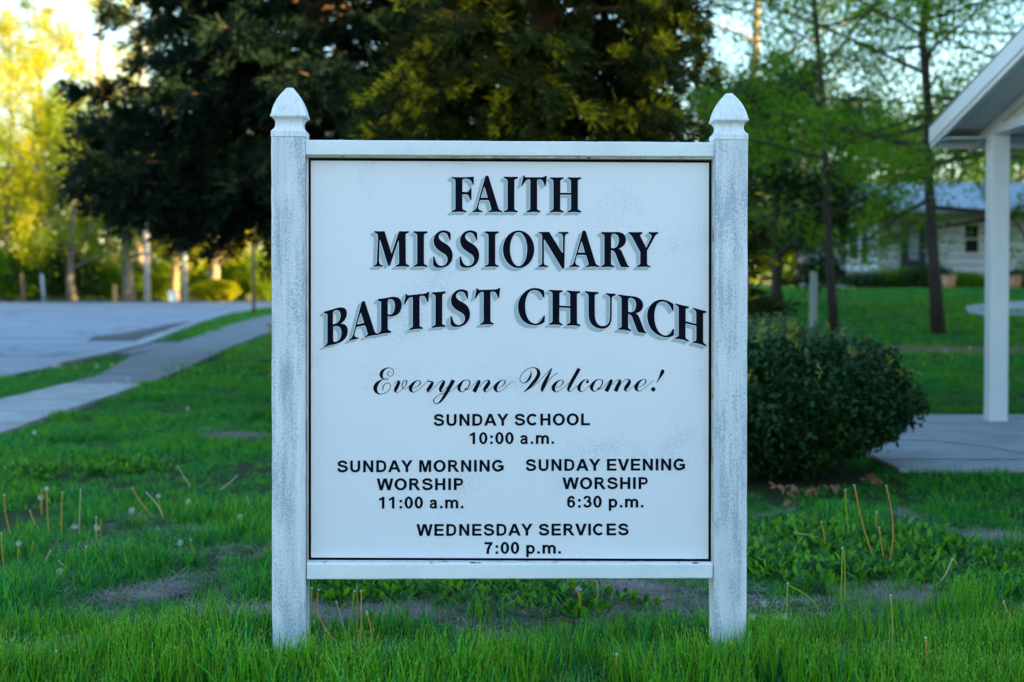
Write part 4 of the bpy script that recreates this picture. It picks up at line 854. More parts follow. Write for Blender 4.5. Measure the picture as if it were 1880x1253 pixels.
# roadside wood beyond the road, lit by the low sun
LT = [(15, 88, 17, 0.22, 2.5, 4.6, 9000, 'spring', 'barkgrey', 'full yellow-green tree at the far end of the roadside wood', 0.22),
      (75, 100, 22, 0.3, 5, 4.6, 5000, 'spring', 'barktan', 'tall thin yellow tree behind the full yellow-green one', 0.22),
      (132, 86, 12, 0.26, 2.0, 4.0, 8000, 'springgreen', 'barkgrey', 'grey forked tree with yellow leaves beside the dark thicket', 0.2),
      (205, 98, 25, 0.34, 5.5, 5.2, 6500, 'spring', 'barktan', 'tallest sparse tree with orange sunlit limbs', 0.2),
      (255, 108, 24, 0.3, 6, 4.6, 4500, 'spring', 'barktan', 'sparse orange tree half behind the dark evergreen', 0.2),
      (237, 87, 10, 0.42, 2.5, 3.0, 5000, 'springgreen', 'barkgrey', 'thick dark trunk beside the pale utility pole', 0.2),
      (320, 92, 12, 0.26, 1.8, 3.4, 6000, 'spring', 'barktan', 'bright yellow tree between the two utility poles', 0.2),
      (395, 88, 9, 0.38, 2.2, 3.2, 5500, 'spring', 'barktan', 'orange forked trunk above the yellow shrub', 0.2),
      (452, 96, 10, 0.25, 1.5, 3.6, 7500, 'springgreen', 'barkgrey', 'green tree nearest the sign post in the roadside wood', 0.2),
      (-60, 92, 16, 0.25, 2.5, 4.6, 7000, 'spring', 'barkgrey', 'yellow-green tree outermost of the roadside wood', 0.22)]
for i, (px_, Y, h_, tr, zc, rc, nl, mt, bk, lb, ls) in enumerate(LT):
    fork = [(0, 0.5, 4.5, 0.16), (PI, 0.45, 4.5, 0.16)] if px_ in (395, 132, 205) else None
    broadleaf('tree', lb, gx(px_, Y), Y, h_, tr, zc, rc, int(nl * 2.0), ls, M[mt], M[bk], 80 + i, group='trees in the roadside wood', nlimb=16, up=0.9, fork=fork)
SH = [(20, 87.5, 3.2, 3.2, 'green', 'green roadside bush at the outer end'), (70, 87.5, 2.6, 3.6, 'deepgreen', 'dark roadside bush behind the brown post'),
      (125, 88, 2.8, 3.3, 'deepgreen', 'dark roadside bush beside the steel post'), (185, 89, 2.5, 2.6, 'green', 'green roadside bush behind the orange stake'),
      (300, 94, 2.4, 2.4, 'springgreen', 'sunlit green bush between the poles'), (395, 87, 1.5, 1.3, 'spring', 'small round yellow shrub under the orange trunk'),
      (440, 95, 2.6, 3.0, 'green', 'green bush right of the yellow shrub'), (490, 93, 2.4, 3.2, 'springgreen', 'bush at the sign post edge, behind the brown pole'),
      (250, 95, 2.2, 2.6, 'deepgreen', 'low dark bush behind the thick trunk'), (-40, 88, 3.0, 3.4, 'green', 'outermost bush of the roadside row')]
for i, (px_, Y, r_, h_, mt, lb) in enumerate(SH):
    shrub('bush', lb, gx(px_, Y), Y, r_, r_ * 0.8, h_, 9000, 0.17, M[mt], 120 + i, 'bush', 0.1, None, 0.55, 0.55, 'roadside bushes', 0.25)
broadleaf('tree', 'dense unseen tree added behind the sign to shade the roadside bushes', -5.5, 78, 8.6, 0.25, 1.0, 3.6, 16000, 0.3, M['deepgreen'], M['barkgrey'], 99, nlimb=18, up=0.5)  # added out of sight to keep the low sun off the roadside
# hedge plants along the far house wall
for i, (px_, Y, r_, h_, mt, lb) in enumerate(((1590, 43.6, 1.1, 0.5, 'deepgreen', 'low bed plant under the house corner window'), (1650, 43.7, 1.0, 0.65, 'green', 'bed plant below the black railing'),
        (1700, 43.2, 0.9, 0.75, 'deepgreen', 'tallest bed plant between railing and flower pot'), (1770, 42.8, 0.8, 0.5, 'green', 'bed plant behind the house walk'), (1865, 42.8, 0.8, 0.6, 'deepgreen', 'bed plant beyond the canopy column'))):
    shrub('bed_plant', lb, gx(px_, Y), Y, r_, 0.6, h_, 3500, 0.09, M[mt], 150 + i, 'plant', 0.0, None, 0.6, 0.5, 'plants along the house wall', 0.3)

# far wood closing the view: one mass
rg = np.random.default_rng(77); n = 75000
fx = np.concatenate([rg.uniform(-75, 70, n)]); row = rg.random(n)
fy = 118 + 16 * row + 4 * vnoise(fx, row * 10, 6, 4)
top = 5.0 + 4.5 * sstep(-8, -22, fx) + 5.5 * vnoise(fx, fx * 0, 7, 5) + 2.5 * vnoise(fx, fx * 0 + 3, 2.2, 6) 
fz = np.abs(rg.random(n)) ** 0.8 * top
V, F = leaf_geo(rg, np.stack([fx, fy, fz + ground(fx, fy)], 1), 0.68, 0.7)
o = np_mesh('far_wood', V, F, M['springgreen']); tag(o, 'far wood closing the view beyond road and house', 'wood', kind='stuff')

# ------------------------------------------------------------------ far house
hy = 45.0; hz = gz(9, 45) - 0.02
house = thing('house', 'low pale house with wide siding and pale metal roof behind the young trees', 'house', (gx(1545, hy), hy, hz))
W1, W2, WX = gx(1610, hy) - gx(1545, hy), gx(1650, hy + 1.6) - gx(1545, hy), 10.5
EH = 2.45; FB = 0.28
mb = MB(); mb.box(0.02, W1 + 0.0, 0.04, 6.5, 0.0, EH); mb.box(W1, WX, 1.64, 6.5, FB - 0.02, EH); mb.obj('wall', M['found'], house)
mb = MB(); mb.box(W1 + 0.1, WX - 0.05, 1.60, 1.66, -0.3, FB); mb.obj('foundation', M['found'], house)
bh = 0.26
for k in range(9):
    z0_, z1_ = FB * 0.2 + k * bh, FB * 0.2 + (k + 1) * bh - 0.028
    if z1_ > EH: z1_ = EH
    mb = MB(); mb.hexa([(0, -0.012, z0_), (W1, -0.012, z0_), (W1, 0.03, z0_), (0, 0.03, z0_), (0, 0.012, z1_), (W1, 0.012, z1_), (W1, 0.03, z1_), (0, 0.03, z1_)]); mb.obj('siding_board', M['house'], house)
    z0_, z1_ = FB + k * bh, min(EH, FB + (k + 1) * bh - 0.028)
    if z0_ < EH - 0.05:
        mb = MB(); mb.hexa([(W1, 1.588, z0_), (WX, 1.588, z0_), (WX, 1.63, z0_), (W1, 1.63, z0_), (W1, 1.612, z1_), (WX, 1.612, z1_), (WX, 1.63, z1_), (W1, 1.63, z1_)]); mb.obj('siding_board', M['house'], house)
        mb = MB(); mb.hexa([(W1 - 0.01, 0.04, z0_), (W1 + 0.02, 0.04, z0_), (W1 + 0.02, 1.58, z0_), (W1 - 0.01, 1.58, z0_), (W1 - 0.01, 0.04, z1_), (W1 + 0.008, 0.04, z1_), (W1 + 0.008, 1.58, z1_), (W1 - 0.01, 1.58, z1_)]); mb.obj('siding_board', M['house'], house)
mb = MB(); e = 0.35
mb.add([(-e, -e, EH - 0.02), (WX + e, -e, EH - 0.02), (WX + e, 7, EH - 0.02), (-e, 7, EH - 0.02), (1.2, 3.2, EH + 1.15), (WX - 1.5, 3.2, EH + 1.15), (-e, -e, EH + 0.1), (WX + e, -e, EH + 0.1), (WX + e, 7, EH + 0.1), (-e, 7, EH + 0.1)],
       [(3, 2, 1, 0), (0, 1, 7, 6), (1, 2, 8, 7), (2, 3, 9, 8), (3, 0, 6, 9), (6, 7, 5, 4), (7, 8, 5), (8, 9, 4, 5), (9, 6, 4)])
mb.obj('roof', M['houseroof'], house)
def window(xc, yf, z0_, z1_, wd, shut=True, trimw=0.07):
    mb = MB(); f_ = yf - 0.05
    mb.box(xc - wd / 2 - trimw, xc - wd / 2, f_, yf, z0_, z1_); mb.box(xc + wd / 2, xc + wd / 2 + trimw, f_, yf, z0_, z1_)
    mb.box(xc - wd / 2 - trimw, xc + wd / 2 + trimw, f_ - 0.01, yf, z1_, z1_ + trimw); mb.box(xc - wd / 2 - trimw - 0.03, xc + wd / 2 + trimw + 0.03, f_ - 0.03, yf, z0_ - trimw, z0_)
    wn_ = mb.obj('window', M['white'], house)
    mb = MB(); mb.box(xc - wd / 2, xc + wd / 2, yf - 0.03, yf - 0.02, z0_, z1_); mb.obj('pane', M['darkglass'], wn_)
    mb = MB(); mb.box(xc - wd / 2, xc + wd / 2, yf - 0.045, yf - 0.031, (z0_ + z1_) / 2 - 0.02, (z0_ + z1_) / 2 + 0.02); mb.obj('muntin', M['white'], wn_)
    if shut:
        for s_ in (-1, 1):
            mb = MB(); a = xc + s_ * (wd / 2 + trimw + 0.11); mb.box(a - 0.09, a + 0.09, yf - 0.06, yf - 0.02, z0_ - 0.05, z1_ + 0.05)
            mb.obj('shutter', M['shutter'], house)
window(gx(1566, hy) - gx(1545, hy), -0.014, 0.95, 2.0, 0.30)
window(gx(1782, hy + 1.6) - gx(1545, hy), 1.586, 1.2, 2.1, 0.45, False)
dxm = gx(1676, hy + 1.6) - gx(1545, hy)
mb = MB(); mb.box(dxm - 0.42, dxm + 0.42, 1.55, 1.587, FB, 2.25); fr = mb.obj('door', M['shutter'], house)
mb = MB(); mb.box(dxm - 0.16, dxm + 0.16, 1.535, 1.549, 0.95, 2.1); mb.obj('pane', M['door'], fr)
mb = MB(); mb.box(dxm + 0.30, dxm + 0.36, 1.51, 1.549, 1.22, 1.26); mb.obj('handle', M['white'], fr)
mb = MB(); mb.box(dxm - 0.6, dxm + 0.9, 0.5, 1.58, 0.0, FB); mb.obj('porch_step', M['found'], house)
mb = MB()
for k in range(11):
    xx = dxm - 0.58 + k * 0.135; mb.box(xx - 0.009, xx + 0.009, 0.52, 0.54, FB, FB + 0.85)
mb.box(dxm - 0.6, dxm + 0.8, 0.51, 0.55, FB + 0.85, FB + 0.88); mb.box(dxm - 0.6, dxm + 0.8, 0.515, 0.545, FB + 0.08, FB + 0.10)
mb.box(dxm - 0.60, dxm - 0.56, 0.52, 0.56, 0, EH - 0.03); mb.obj('railing', M['iron'], house)
xx = gx(1712, hy + 1.6) - gx(1545, hy); mb = MB(); mb.box(xx - 0.05, xx + 0.05, 1.545, 1.585, FB, EH - 0.03); mb.obj('corner_board', M['white'], house)
for px_, lb in ((1742, 'pinkish terracotta pot beside the thicker young trunk'), (1862, 'terracotta pot just beyond the canopy column')):
    Y = 42.0; xx = gx(px_, Y); t = thing('flower_pot', lb, 'flower pot', (xx, Y, gz(xx, Y)), 'terracotta pots by the house')
    mb = MB(); mb.lathe([(0.11, 0), (0.16, 0.04), (0.21, 0.34), (0.19, 0.36), (0.17, 0.33), (0.0, 0.33)], 14); 
    mb.obj('pot', M['terracotta'], t, True)
    mb = MB(); mb.lathe([(0.20, 0.34), (0.235, 0.345), (0.235, 0.40), (0.20, 0.405)], 14); mb.obj('rim', M['terracotta'], t, True)

# ------------------------------------------------------------------ church canopy on the right
can = thing('entrance_canopy', 'white gabled entrance canopy on a square column beside the shrub', 'canopy', (3.83, 11.43, 0.03))
cx0, cy0, cz0 = 3.83, 11.43, 0.03
can.location = (3.83 + 0.02, 11.43 - 0.2, 0.03)
def cbox(nm, x0, x1, y0, y1, z0, z1, mt, bev=0):
    mb = MB(); mb.box(x0 - cx0, x1 - cx0, y0 - cy0, y1 - cy0, z0 - cz0, z1 - cz0); return mb.obj(nm, mt, can, bevel=bev)
for yc in (11.43, 6.9):
    cbox('column', 3.76, 3.905, yc, yc + 0.15, 0.03, 2.30, M['white'], 0.006)
XR, YR, SL = 3.448, 9.15, 0.205                       # rake face x, ridge y, slope
ZR = 2.407 + SL * (12.02 - YR)
def zs(y): return ZR - SL * abs(y - YR)
def slab_roof(nm, x0, x1, ya, yb, t0, t1, mt):        # sloping plate between offsets below the roof surface
    mb = MB(); mb.hexa([(x0 - cx0, ya - cy0, zs(ya) - t1 - cz0), (x1 - cx0, ya - cy0, zs(ya) - t1 - cz0), (x1 - cx0, yb - cy0, zs(yb) - t1 - cz0), (x0 - cx0, yb - cy0, zs(yb) - t1 - cz0),
                        (x0 - cx0, ya - cy0, zs(ya) - t0 - cz0), (x1 - cx0, ya - cy0, zs(ya) - t0 - cz0), (x1 - cx0, yb - cy0, zs(yb) - t0 - cz0), (x0 - cx0, yb - cy0, zs(yb) - t0 - cz0)])
    return mb.obj(nm, mt, can)
for ya, yb in ((YR, 12.02), (2 * YR - 12.02, YR)):
    slab_roof('rake_fascia', XR, XR + 0.03, ya, yb, 0.0, 0.165, M['white'])
    slab_roof('rake_trim', XR - 0.012, XR, ya, yb, -0.004, 0.125, M['white'])
    slab_roof('roof', XR - 0.015, 9.0, ya, yb, -0.02, -0.0045, M['roof'])
    slab_roof('soffit', XR + 0.031, 3.79, ya, yb, 0.10, 0.12, M['soffit'])
    slab_roof('frieze_board', 3.765, 3.789, ya, yb, 0.121, 0.19, M['white'])
cbox('gutter', XR + 0.03, 9.0, 12.0, 12.05, zs(12.02) - 0.165, zs(12.02) - 0.01, M['white'])
cbox('soffit', XR + 0.031, 9.0, 11.61, 11.995, 2.285, 2.30, M['soffit'])
cbox('ceiling', 3.80, 9.0, 6.9, 11.6, 2.315, 2.335, M['soffit'])
for k in range(26):                                   # vertical gable boards
    ya = 11.50 - k * 0.17; yb = ya - 0.14
    if yb < 7.1: break
    mb = MB(); o0, o1 = 3.790 - cx0, 3.805 - cx0
    mb.hexa([(o0, yb - cy0, 2.375 - cz0), (o1, yb - cy0, 2.375 - cz0), (o1, ya - cy0, 2.375 - cz0), (o0, ya - cy0, 2.375 - cz0),
             (o0, yb - cy0, max(2.38, zs(yb) - 0.122) - cz0), (o1, yb - cy0, max(2.38, zs(yb) - 0.122) - cz0), (o1, ya - cy0, max(2.38, zs(ya) - 0.122) - cz0), (o0, ya - cy0, max(2.38, zs(ya) - 0.122) - cz0)])
    mb.obj('gable_board', M['gable'], can)
mb = MB(); mb.add([(3.812 - cx0, y - cy0, z - cz0) for y, z in ((11.55, 2.34), (6.9, 2.34), (YR, zs(YR) - 0.13))] + [(3.83 - cx0, y - cy0, z - cz0) for y, z in ((11.55, 2.34), (6.9, 2.34), (YR, zs(YR) - 0.13))],
                  [(0, 1, 2), (5, 4, 3), (0, 3, 4, 1), (1, 4, 5, 2), (2, 5, 3, 0)]); mb.obj('gable_wall', M['gable'], can)
cbox('beam', 3.77, 3.90, 6.85, 11.60, 2.301, 2.372, M['white'])

# the church itself stands beyond the frame to the right and shades the lawn
ch = thing('church_building', 'white church hall joined to the entrance canopy, outside the view', 'church', (9.0, -9, 0))
mb = MB(); mb.box(0, 12, -6, 21.5, 0, 3.4); mb.obj('wall', M['house'], ch)
mb = MB(); mb.add([(-0.5, -6.5, 3.3), (12.5, -6.5, 3.3), (12.5, 22, 3.3), (-0.5, 22, 3.3), (6, -6.5, 4.9), (6, 22, 4.9)], [(0, 3, 2, 1), (0, 1, 4), (2, 3, 5), (3, 0, 4, 5), (1, 2, 5, 4)]); mb.obj('roof', M['roof'], ch)
for i, (x, y, h_) in enumerate(((29, 3.5, 6.6), (30, 12, 8.2), (28, 20, 7.8), (29, 28, 7.8), (29, 36, 8.4), (29, -8, 6.4), (27, 43, 9.2), (36, 43, 10.5))):  # unseen trees added to hold the low sun off lawn, road and house
    broadleaf('shade_tree', 'broad unseen tree added to block the low sun, outside the view', x, y, h_, 0.3, 1.4, 4.6, 12000, 0.75, M['green'], M['barkgrey'], 200 + i, group='added shade trees outside the view', nlimb=18, up=0.5)

# ------------------------------------------------------------------ posts and poles
def pole(name, label, cat, px_, Y, wd, ztop_px, mt, lean=0.0, group=None, rnd=True, cap=None):
    x = gx(px_, Y); z0 = gz(x, Y); H = EYE.z + (520 - ztop_px) * Y / FPX - z0
    mb = MB()
    if rnd: mb.tube([(0, 0, -0.1), (lean * H / 2, 0, H / 2), (lean * H, 0, H)], [wd / 2, wd / 2 * 0.95, wd / 2 * 0.85], 9)
    else: mb.hexa([(-wd / 2, -wd / 2, -0.1), (wd / 2, -wd / 2, -0.1), (wd / 2, wd / 2, -0.1), (-wd / 2, wd / 2, -0.1)] + [(-wd / 2 + lean * H, -wd / 2, H), (wd / 2 + lean * H, -wd / 2, H - 0.02), (wd / 2 + lean * H, wd / 2, H), (-wd / 2 + lean * H, wd / 2, H + 0.02)])
    o = mb.obj(name, mt, None, rnd); o.location = (x, Y, z0); tag(o, label, cat, group); return o
pole('utility_pole', 'pale silvery utility pole in front of the thick dark trunk', 'pole', 271, 78, 0.34, 60, M['pole'], -0.012, 'utility poles by the road')
pole('utility_pole', 'pale utility pole beside the bright yellow tree', 'pole', 340, 82, 0.32, 120, M['pole'], -0.01, 'utility poles by the road')
pole('roadside_post', 'brown wooden post in front of the dark roadside bush', 'post', 43, 84, 0.22, 503, M['brownwood'], -0.06)
pole('roadside_post', 'blue grey steel post beside the brown wooden post', 'post', 81, 84, 0.20, 503, M['steelpost'], -0.08)
pole('wooden_stake', 'short orange stake standing at the roadside', 'stake', 211, 83, 0.20, 523, M['stake'], 0.0, rnd=False)
pole('wooden_pole', 'thin brown pole rising from the verge under the dark evergreen', 'pole', 466, 50, 0.12, 400, M['brownwood'])
pole('fence_post', 'grey weathered fence post behind the shrub', 'post', 1493, 21.5, 0.095, 500, M['greypost'], 0.004, rnd=False)
mb = MB(); mb.box(-0.25, 0.25, -0.2, 0.2, 0, 0.6); mb.box(-0.29, 0.29, -0.24, 0.24, 0.6, 0.66)
o = mb.obj('utility_box', M['white'], None, bevel=0.03); o.location = (gx(318, 86), 86, 0); tag(o, 'small white utility box beside the second utility pole', 'utility box')

# ------------------------------------------------------------------ dandelions
def puff(center, r_, parent, n=70, seed=0):
    rg2 = np.random.default_rng(seed); d = rand_unit(rg2, n); c = np.array(center)[None]
    u = np.cross(d, rand_unit(rg2, n)); u /= np.linalg.norm(u, axis=1, keepdims=True); v = np.cross(d, u)
    V = []; F = []
    tipp = c + d * r_; w_ = r_ * 0.22
    A = np.stack([c + d * r_ * 0.15 + u * r_ * .01, c + d * r_ * 0.15 - u * r_ * .01, tipp - u * r_ * .015, tipp + u * r_ * .015], 1)
    Bq = np.stack([tipp - u * w_ * .5, tipp - v * w_ * .5, tipp + u * w_ * .5 , tipp + v * w_ * .5], 1)
    V = np.concatenate([A.reshape(-1, 3), Bq.reshape(-1, 3)]); F = np.arange(len(V)).reshape(-1, 4)
    return np_mesh('seed_head', V, F, M['fluff'], parent)
def dandelion(tx, ty, bx, by, kind, head, label, group, bend=0.0, seed=0, thick=0.0026):
    """photo top and foot of the stalk; the foot gives the depth"""
    b_ = on_ground(bx, by); b_.z += float(micro(b_.x, b_.y)) - 0.012
    tp = at(tx, ty, b_.y + (0.03 if abs(tx - bx) > 20 else 0.0)); rs = random.Random(seed)
    if tp.z < b_.z + 0.02: tp.z = b_.z + 0.02
    t = thing('dandelion', label, 'dandelion', b_, group)
    v = tp - b_; k = 9; pts = []
    for i in range(k + 1):
        f = i / k; pts.append(tuple(v * f + Vector((math.sin(PI * f) * bend, rs.uniform(-.001, .001), math.sin(PI * f) * abs(bend) * (0.6 if abs(v.x) > v.z else 0.0)))))
    mb = MB(); th = thick * (0.8 + b_.y * 0.05)
    mb.tube([(0, 0, -0.01)] + pts[1:], [th * (1.15 - 0.35 * i / k) for i in range(k + 1)], 6)
    mb.obj('stalk', M[{'g': 'stalk', 'o': 'stalkochre', 'p': 'stalkpale', 'r': 'stalkred'}[kind]], t, True)
    e = pts[-1]
    if head == 'b':
        mb = MB(); mb.lathe([(0.0014, -0.003), (0.0036, -0.001), (0.0040, 0.0015), (0.0022, 0.0035)], 8, e); mb.obj('bare_head', M['seedhead'], t, True)
        rg2 = np.random.default_rng(seed); P = np.repeat(np.array([e]), 8, 0); D = np.repeat(np.array([[0, 0, -0.4]]), 8, 0)
        V, F = tuft_geo(rg2, P, D, 0.009, 1, 0.9, 0.3); np_mesh('bract', V, F, M['stalkpale'], t)
    elif head == 'w':
        mb = MB(); mb.lathe([(0.0014, -0.003), (0.0030, 0), (0.0015, 0.003)], 8, e); mb.obj('bare_head', M['seedhead'], t, True); puff(e, 0.012, t, 80, seed)
    elif head == 'd':
        rg2 = np.random.default_rng(seed); P = np.repeat(np.array([e]), 14, 0); D = np.repeat(np.array([[0, 0, -0.2]]), 14, 0)
        V, F = tuft_geo(rg2, P, D, 0.014, 1, 1.2, 0.25); np_mesh('withered_head', V, F, M['deepgreen'], t)
    return t
GA = 'dandelion stalks in the cluster left of the sign'; GB = 'dandelion stalks under the sign by the left post'; GC = 'dandelion stalks in the lawn right of the sign'; GD = 'dandelion stalks scattered over the left lawn'
DD = [
 (8, 909, 22, 979, 'o', 'b', 'ochre dandelion stalk at the very left edge of the lawn', GA, -.006), (76, 901, 76, 942, 'o', 'b', 'short ochre stalk at the back of the left cluster', GA, 0),
 (86, 898, 92, 979, 'o', 'w', 'ochre stalk with a white puff in the left cluster', GA, -.004), (115, 905, 113, 985, 'o', 'b', 'straight ochre stalk in the middle of the left cluster', GA, 0),
 (148, 900, 145, 981, 'p', 'b', 'tall pale stalk at the sign side of the left cluster', GA, .002), (55, 938, 84, 979, 'o', 'b', 'leaning ochre stalk in front of the left cluster', GA, -.006),
 (177, 950, 177, 984, 'p', 'b', 'short pale stalk over a white puff right of the left cluster', GA, 0), (185, 953, 182, 977, 'o', 'n', 'shortest ochre stalk right of the left cluster', GA, 0),
 (243, 897, 283, 950, 'o', 'b', 'bent ochre stalk leaning alone over the left lawn', GD, -.006), (267, 903, 302, 952, 'p', 'n', 'pale stalk leaning behind the bent ochre stalk', GD, .008),
 (291, 911, 295, 945, 'o', 'w', 'white puff on a short stalk beside the leaning pair', GD, 0), (350, 991, 354, 1028, 'g', 'b', 'yellow green stalk standing alone in the middle of the left lawn', GD, 0),
 (158, 1004, 155, 1048, 'g', 'b', 'yellow green stalk below the left cluster', GD, .002), (61, 995, 55, 1022, 'o', 'n', 'short ochre stalk without head below the left cluster', GD, 0),
 (35, 998, 34, 1032, 'o', 'w', 'small puff on an ochre stalk near the left edge', GD, 0), (3, 979, 8, 1038, 'o', 'b', 'red ochre stalk cut by the left edge', GD, -.004),
 (92, 1012, 64, 1042, 'p', 'b', 'pale stalk lying over to the left below the cluster', GD, .008), (108, 1030, 137, 1056, 'p', 'b', 'pale stalk leaning over a puff in the left lawn', GD, -.004),
 (196, 1144, 197, 1206, 'g', 'n', 'thick green headless stalk in the near left lawn', GD, 0), (103, 1196, 97, 1245, 'o', 'b', 'ochre stalk at the bottom of the left lawn', GD, 0),
 (326, 856, 351, 894, 'p', 'b', 'grey stalk leaning far back in the left lawn', GD, 0), (437, 872, 399, 905, 'p', 'n', 'pale stalk lying to the right far back in the left lawn', GD, .01), (453, 914, 472, 944, 'p', 'b', 'brownish stalk close to the left post', GD, -.004),
 (585, 1084, 621, 1185, 'o', 'b', 'long curved ochre stalk under the sign', GB, -.016), (651, 1086, 635, 1179, 'g', 'b', 'green stalk leaning right under the sign', GB, .004),
 (655, 1072, 654, 1173, 'g', 'd', 'tall straight green stalk with a withered head under the sign', GB, 0), (663, 1086, 660, 1196, 'o', 'b', 'tall ochre stalk right of the green ones under the sign', GB, .002),
 (674, 1126, 683, 1196, 'o', 'b', 'short dark ochre stalk nearest the sign middle', GB, .006), (618, 1106, 638, 1179, 'p', 'b', 'pale stalk leaning left under the sign', GB, -.002),
 (552, 1113, 573, 1200, 'g', 'd', 'green stalk with a dark head crossing the left post foot', GB, -.002), (552, 1150, 553, 1190, 'g', 'd', 'short green stalk with a dark head at the left post foot', GB, 0),
 (542, 1213, 549, 1256, 'p', 'b', 'pale stalk at the frame bottom below the left post', GB, 0), (573, 1080, 575, 1149, 'g', 'b', 'thin green stalk right beside the left post', GB, 0),
 (950, 1100, 889, 1127, 'g', 'n', 'green stalk lying flat in the grass under the middle of the sign', GB, .01), (797, 1068, 865, 1104, 'r', 'n', 'red brown stalk arching over the bare thatch under the sign', GB, .01),
 (1062, 1082, 1069, 1137, 'o', 'w', 'ochre stalk with a small puff under the right half of the sign', GB, .002), (1096, 1066, 1098, 1112, 'p', 'n', 'pale stalk rising behind the bottom rail', GB, 0), (1046, 1064, 1056, 1122, 'r', 'n', 'dark red stalk rising behind the bottom rail', GB, -.002),
 (1132, 1202, 1135, 1256, 'o', 'b', 'ochre stalk at the frame bottom under the right half of the sign', GB, 0),
 (1381, 1133, 1372, 1180, 'g', 'w', 'large white puff against the right post foot', GC, 0), (1440, 1133, 1420, 1178, 'g', 'w', 'white puff on an arched stalk right of the post', GC, .008),
 (1552, 900, 1563, 1001, 'g', 'b', 'yellow green stalk left of the tall ochre trio', GC, -.003), (1569, 892, 1613, 1037, 'o', 'b', 'tallest ochre stalk leaning left in the right lawn', GC, -.008),
 (1627, 892, 1631, 1035, 'o', 'b', 'tall ochre stalk bulging right in the right lawn', GC, .016), (1609, 940, 1610, 985, 'o', 'b', 'short ochre stalk between the tall ones', GC, 0), (1614, 969, 1625, 1040, 'o', 'b', 'middle ochre stalk below the tall ones', GC, .003),
 (1546, 1007, 1543, 1107, 'g', 'b', 'first of the twin green stalks right of the sign', GC, 0), (1549, 1004, 1550, 1104, 'g', 'd', 'second of the twin green stalks, with a dark head', GC, 0),
 (1508, 959, 1514, 1016, 'o', 'b', 'thin brown stalk left of the twin green stalks', GC, .002), (1446, 1072, 1440, 1165, 'g', 'b', 'upright green stalk nearest the right post', GC, 0), (1447, 1075, 1506, 1116, 'g', 'n', 'green stalk falling right from the upright one', GC, .008),
 (1635, 1094, 1629, 1222, 'g', 'b', 'long yellow stalk in the near right lawn', GC, .008), (1700, 1172, 1700, 1256, 'o', 'b', 'ochre stalk at the frame bottom in the right lawn', GC, 0), (1803, 1210, 1710, 1254, 'p', 'b', 'pale green stalk lying across the bottom right corner', GC, .01),
 (1748, 1027, 1700, 1084, 'p', 'b', 'pale arched stalk sharing its tip with an orange one', GC, .012), (1752, 1028, 1790, 1058, 'o', 'n', 'orange bent stalk in the right lawn', GC, -.008), (1843, 1106, 1867, 1154, 'o', 'b', 'orange stalk near the right edge of the lawn', GC, 0),
 (1459, 979, 1536, 1008, 'p', 'n', 'grey stalk arching low behind the twin green stalks', GC, .015)]
rs_d = random.Random(12)
for i, d in enumerate(DD): dandelion(*d[:8], bend=d[8] * 1.5 + rs_d.uniform(-0.004, 0.004), seed=300 + i)
# small white puffs further off
rs = random.Random(9)
PF = [(75, 925), (137, 980), (178, 980), (330, 1018), (110, 1062), (242, 950), (345, 938), (440, 958), (63, 800), (345, 753), (210, 701), (235, 694), (325, 674),
      (140, 672), (205, 667), (178, 668), (1404, 1128), (1735, 640), (1780, 636), (1850, 715)]
for i, (a, c) in enumerate(PF):
    b_ = on_ground(a, c + 12); z = 0.05 + rs.random() * 0.03
    t = thing('dandelion', 'small white dandelion puff low in the grass', 'dandelion', b_, 'small dandelion puffs low in the grass')
    mb = MB(); mb.tube([(0, 0, 0), (0, 0, z)], 0.0016, 5); mb.obj('stalk', M['stalk'], t); puff((0, 0, z), 0.011 + 0.0006 * b_.y, t, 70, 500 + i)

# brown oak leaves under the shrub
def oak_leaf(x, y, s, rot, seed, label='brown curled oak leaf lying under the shrub', group='fallen oak leaves under the shrub'):
    out = []; n = 28; rs_ = random.Random(seed)
    for k in range(n):
        f = k / n; a = 2 * PI * f; lob = 1 + 0.38 * math.cos(a * 7 + 0.4); r_ = 0.36 * lob
        out.append((math.cos(a) * r_ * 1.5, math.sin(a) * r_, 0.16 * math.sin(a * 2 + seed) + 0.12 * math.cos(a * 3)))
    vs = [(0, 0, -0.05)] + out; fs = [(0, 1 + k, 1 + (k + 1) % n) for k in range(n)]
    o = link_mesh('fallen_leaf', vs, fs, M['oakleaf']); o.scale = (s, s, s); o.location = (x, y, gz(x, y) + 0.035)
    o.rotation_euler = (rs_.uniform(-0.7, 0.7), rs_.uniform(-0.6, 0.6), rot); tag(o, label, 'leaf', group)
LF = [(1440, 902), (1460, 905), (1452, 915), (1478, 908), (1500, 903), (1520, 900), (1535, 902), (1590, 885), (1610, 888), (1425, 898), (1598, 878), (1455, 930), (1490, 912)]
for i, (a, c) in enumerate(LF):
    p = on_ground(a, c + 6); oak_leaf(p.x, p.y, rs.uniform(0.05, 0.085), rs.uniform(0, 6), i)
for a, c, lb in ((480, 1035, 'pale brown dead leaf in the grass beside the left post'), (206, 1115, 'dead leaf in the grass of the near left lawn'), (4, 1095, 'reddish dead leaf at the left edge of the near lawn'), (1660, 1092, 'dead leaf in the thatch of the right lawn')):
    p = on_ground(a, c); oak_leaf(p.x, p.y, 0.028, 1.0, 40 + a, lb, None)

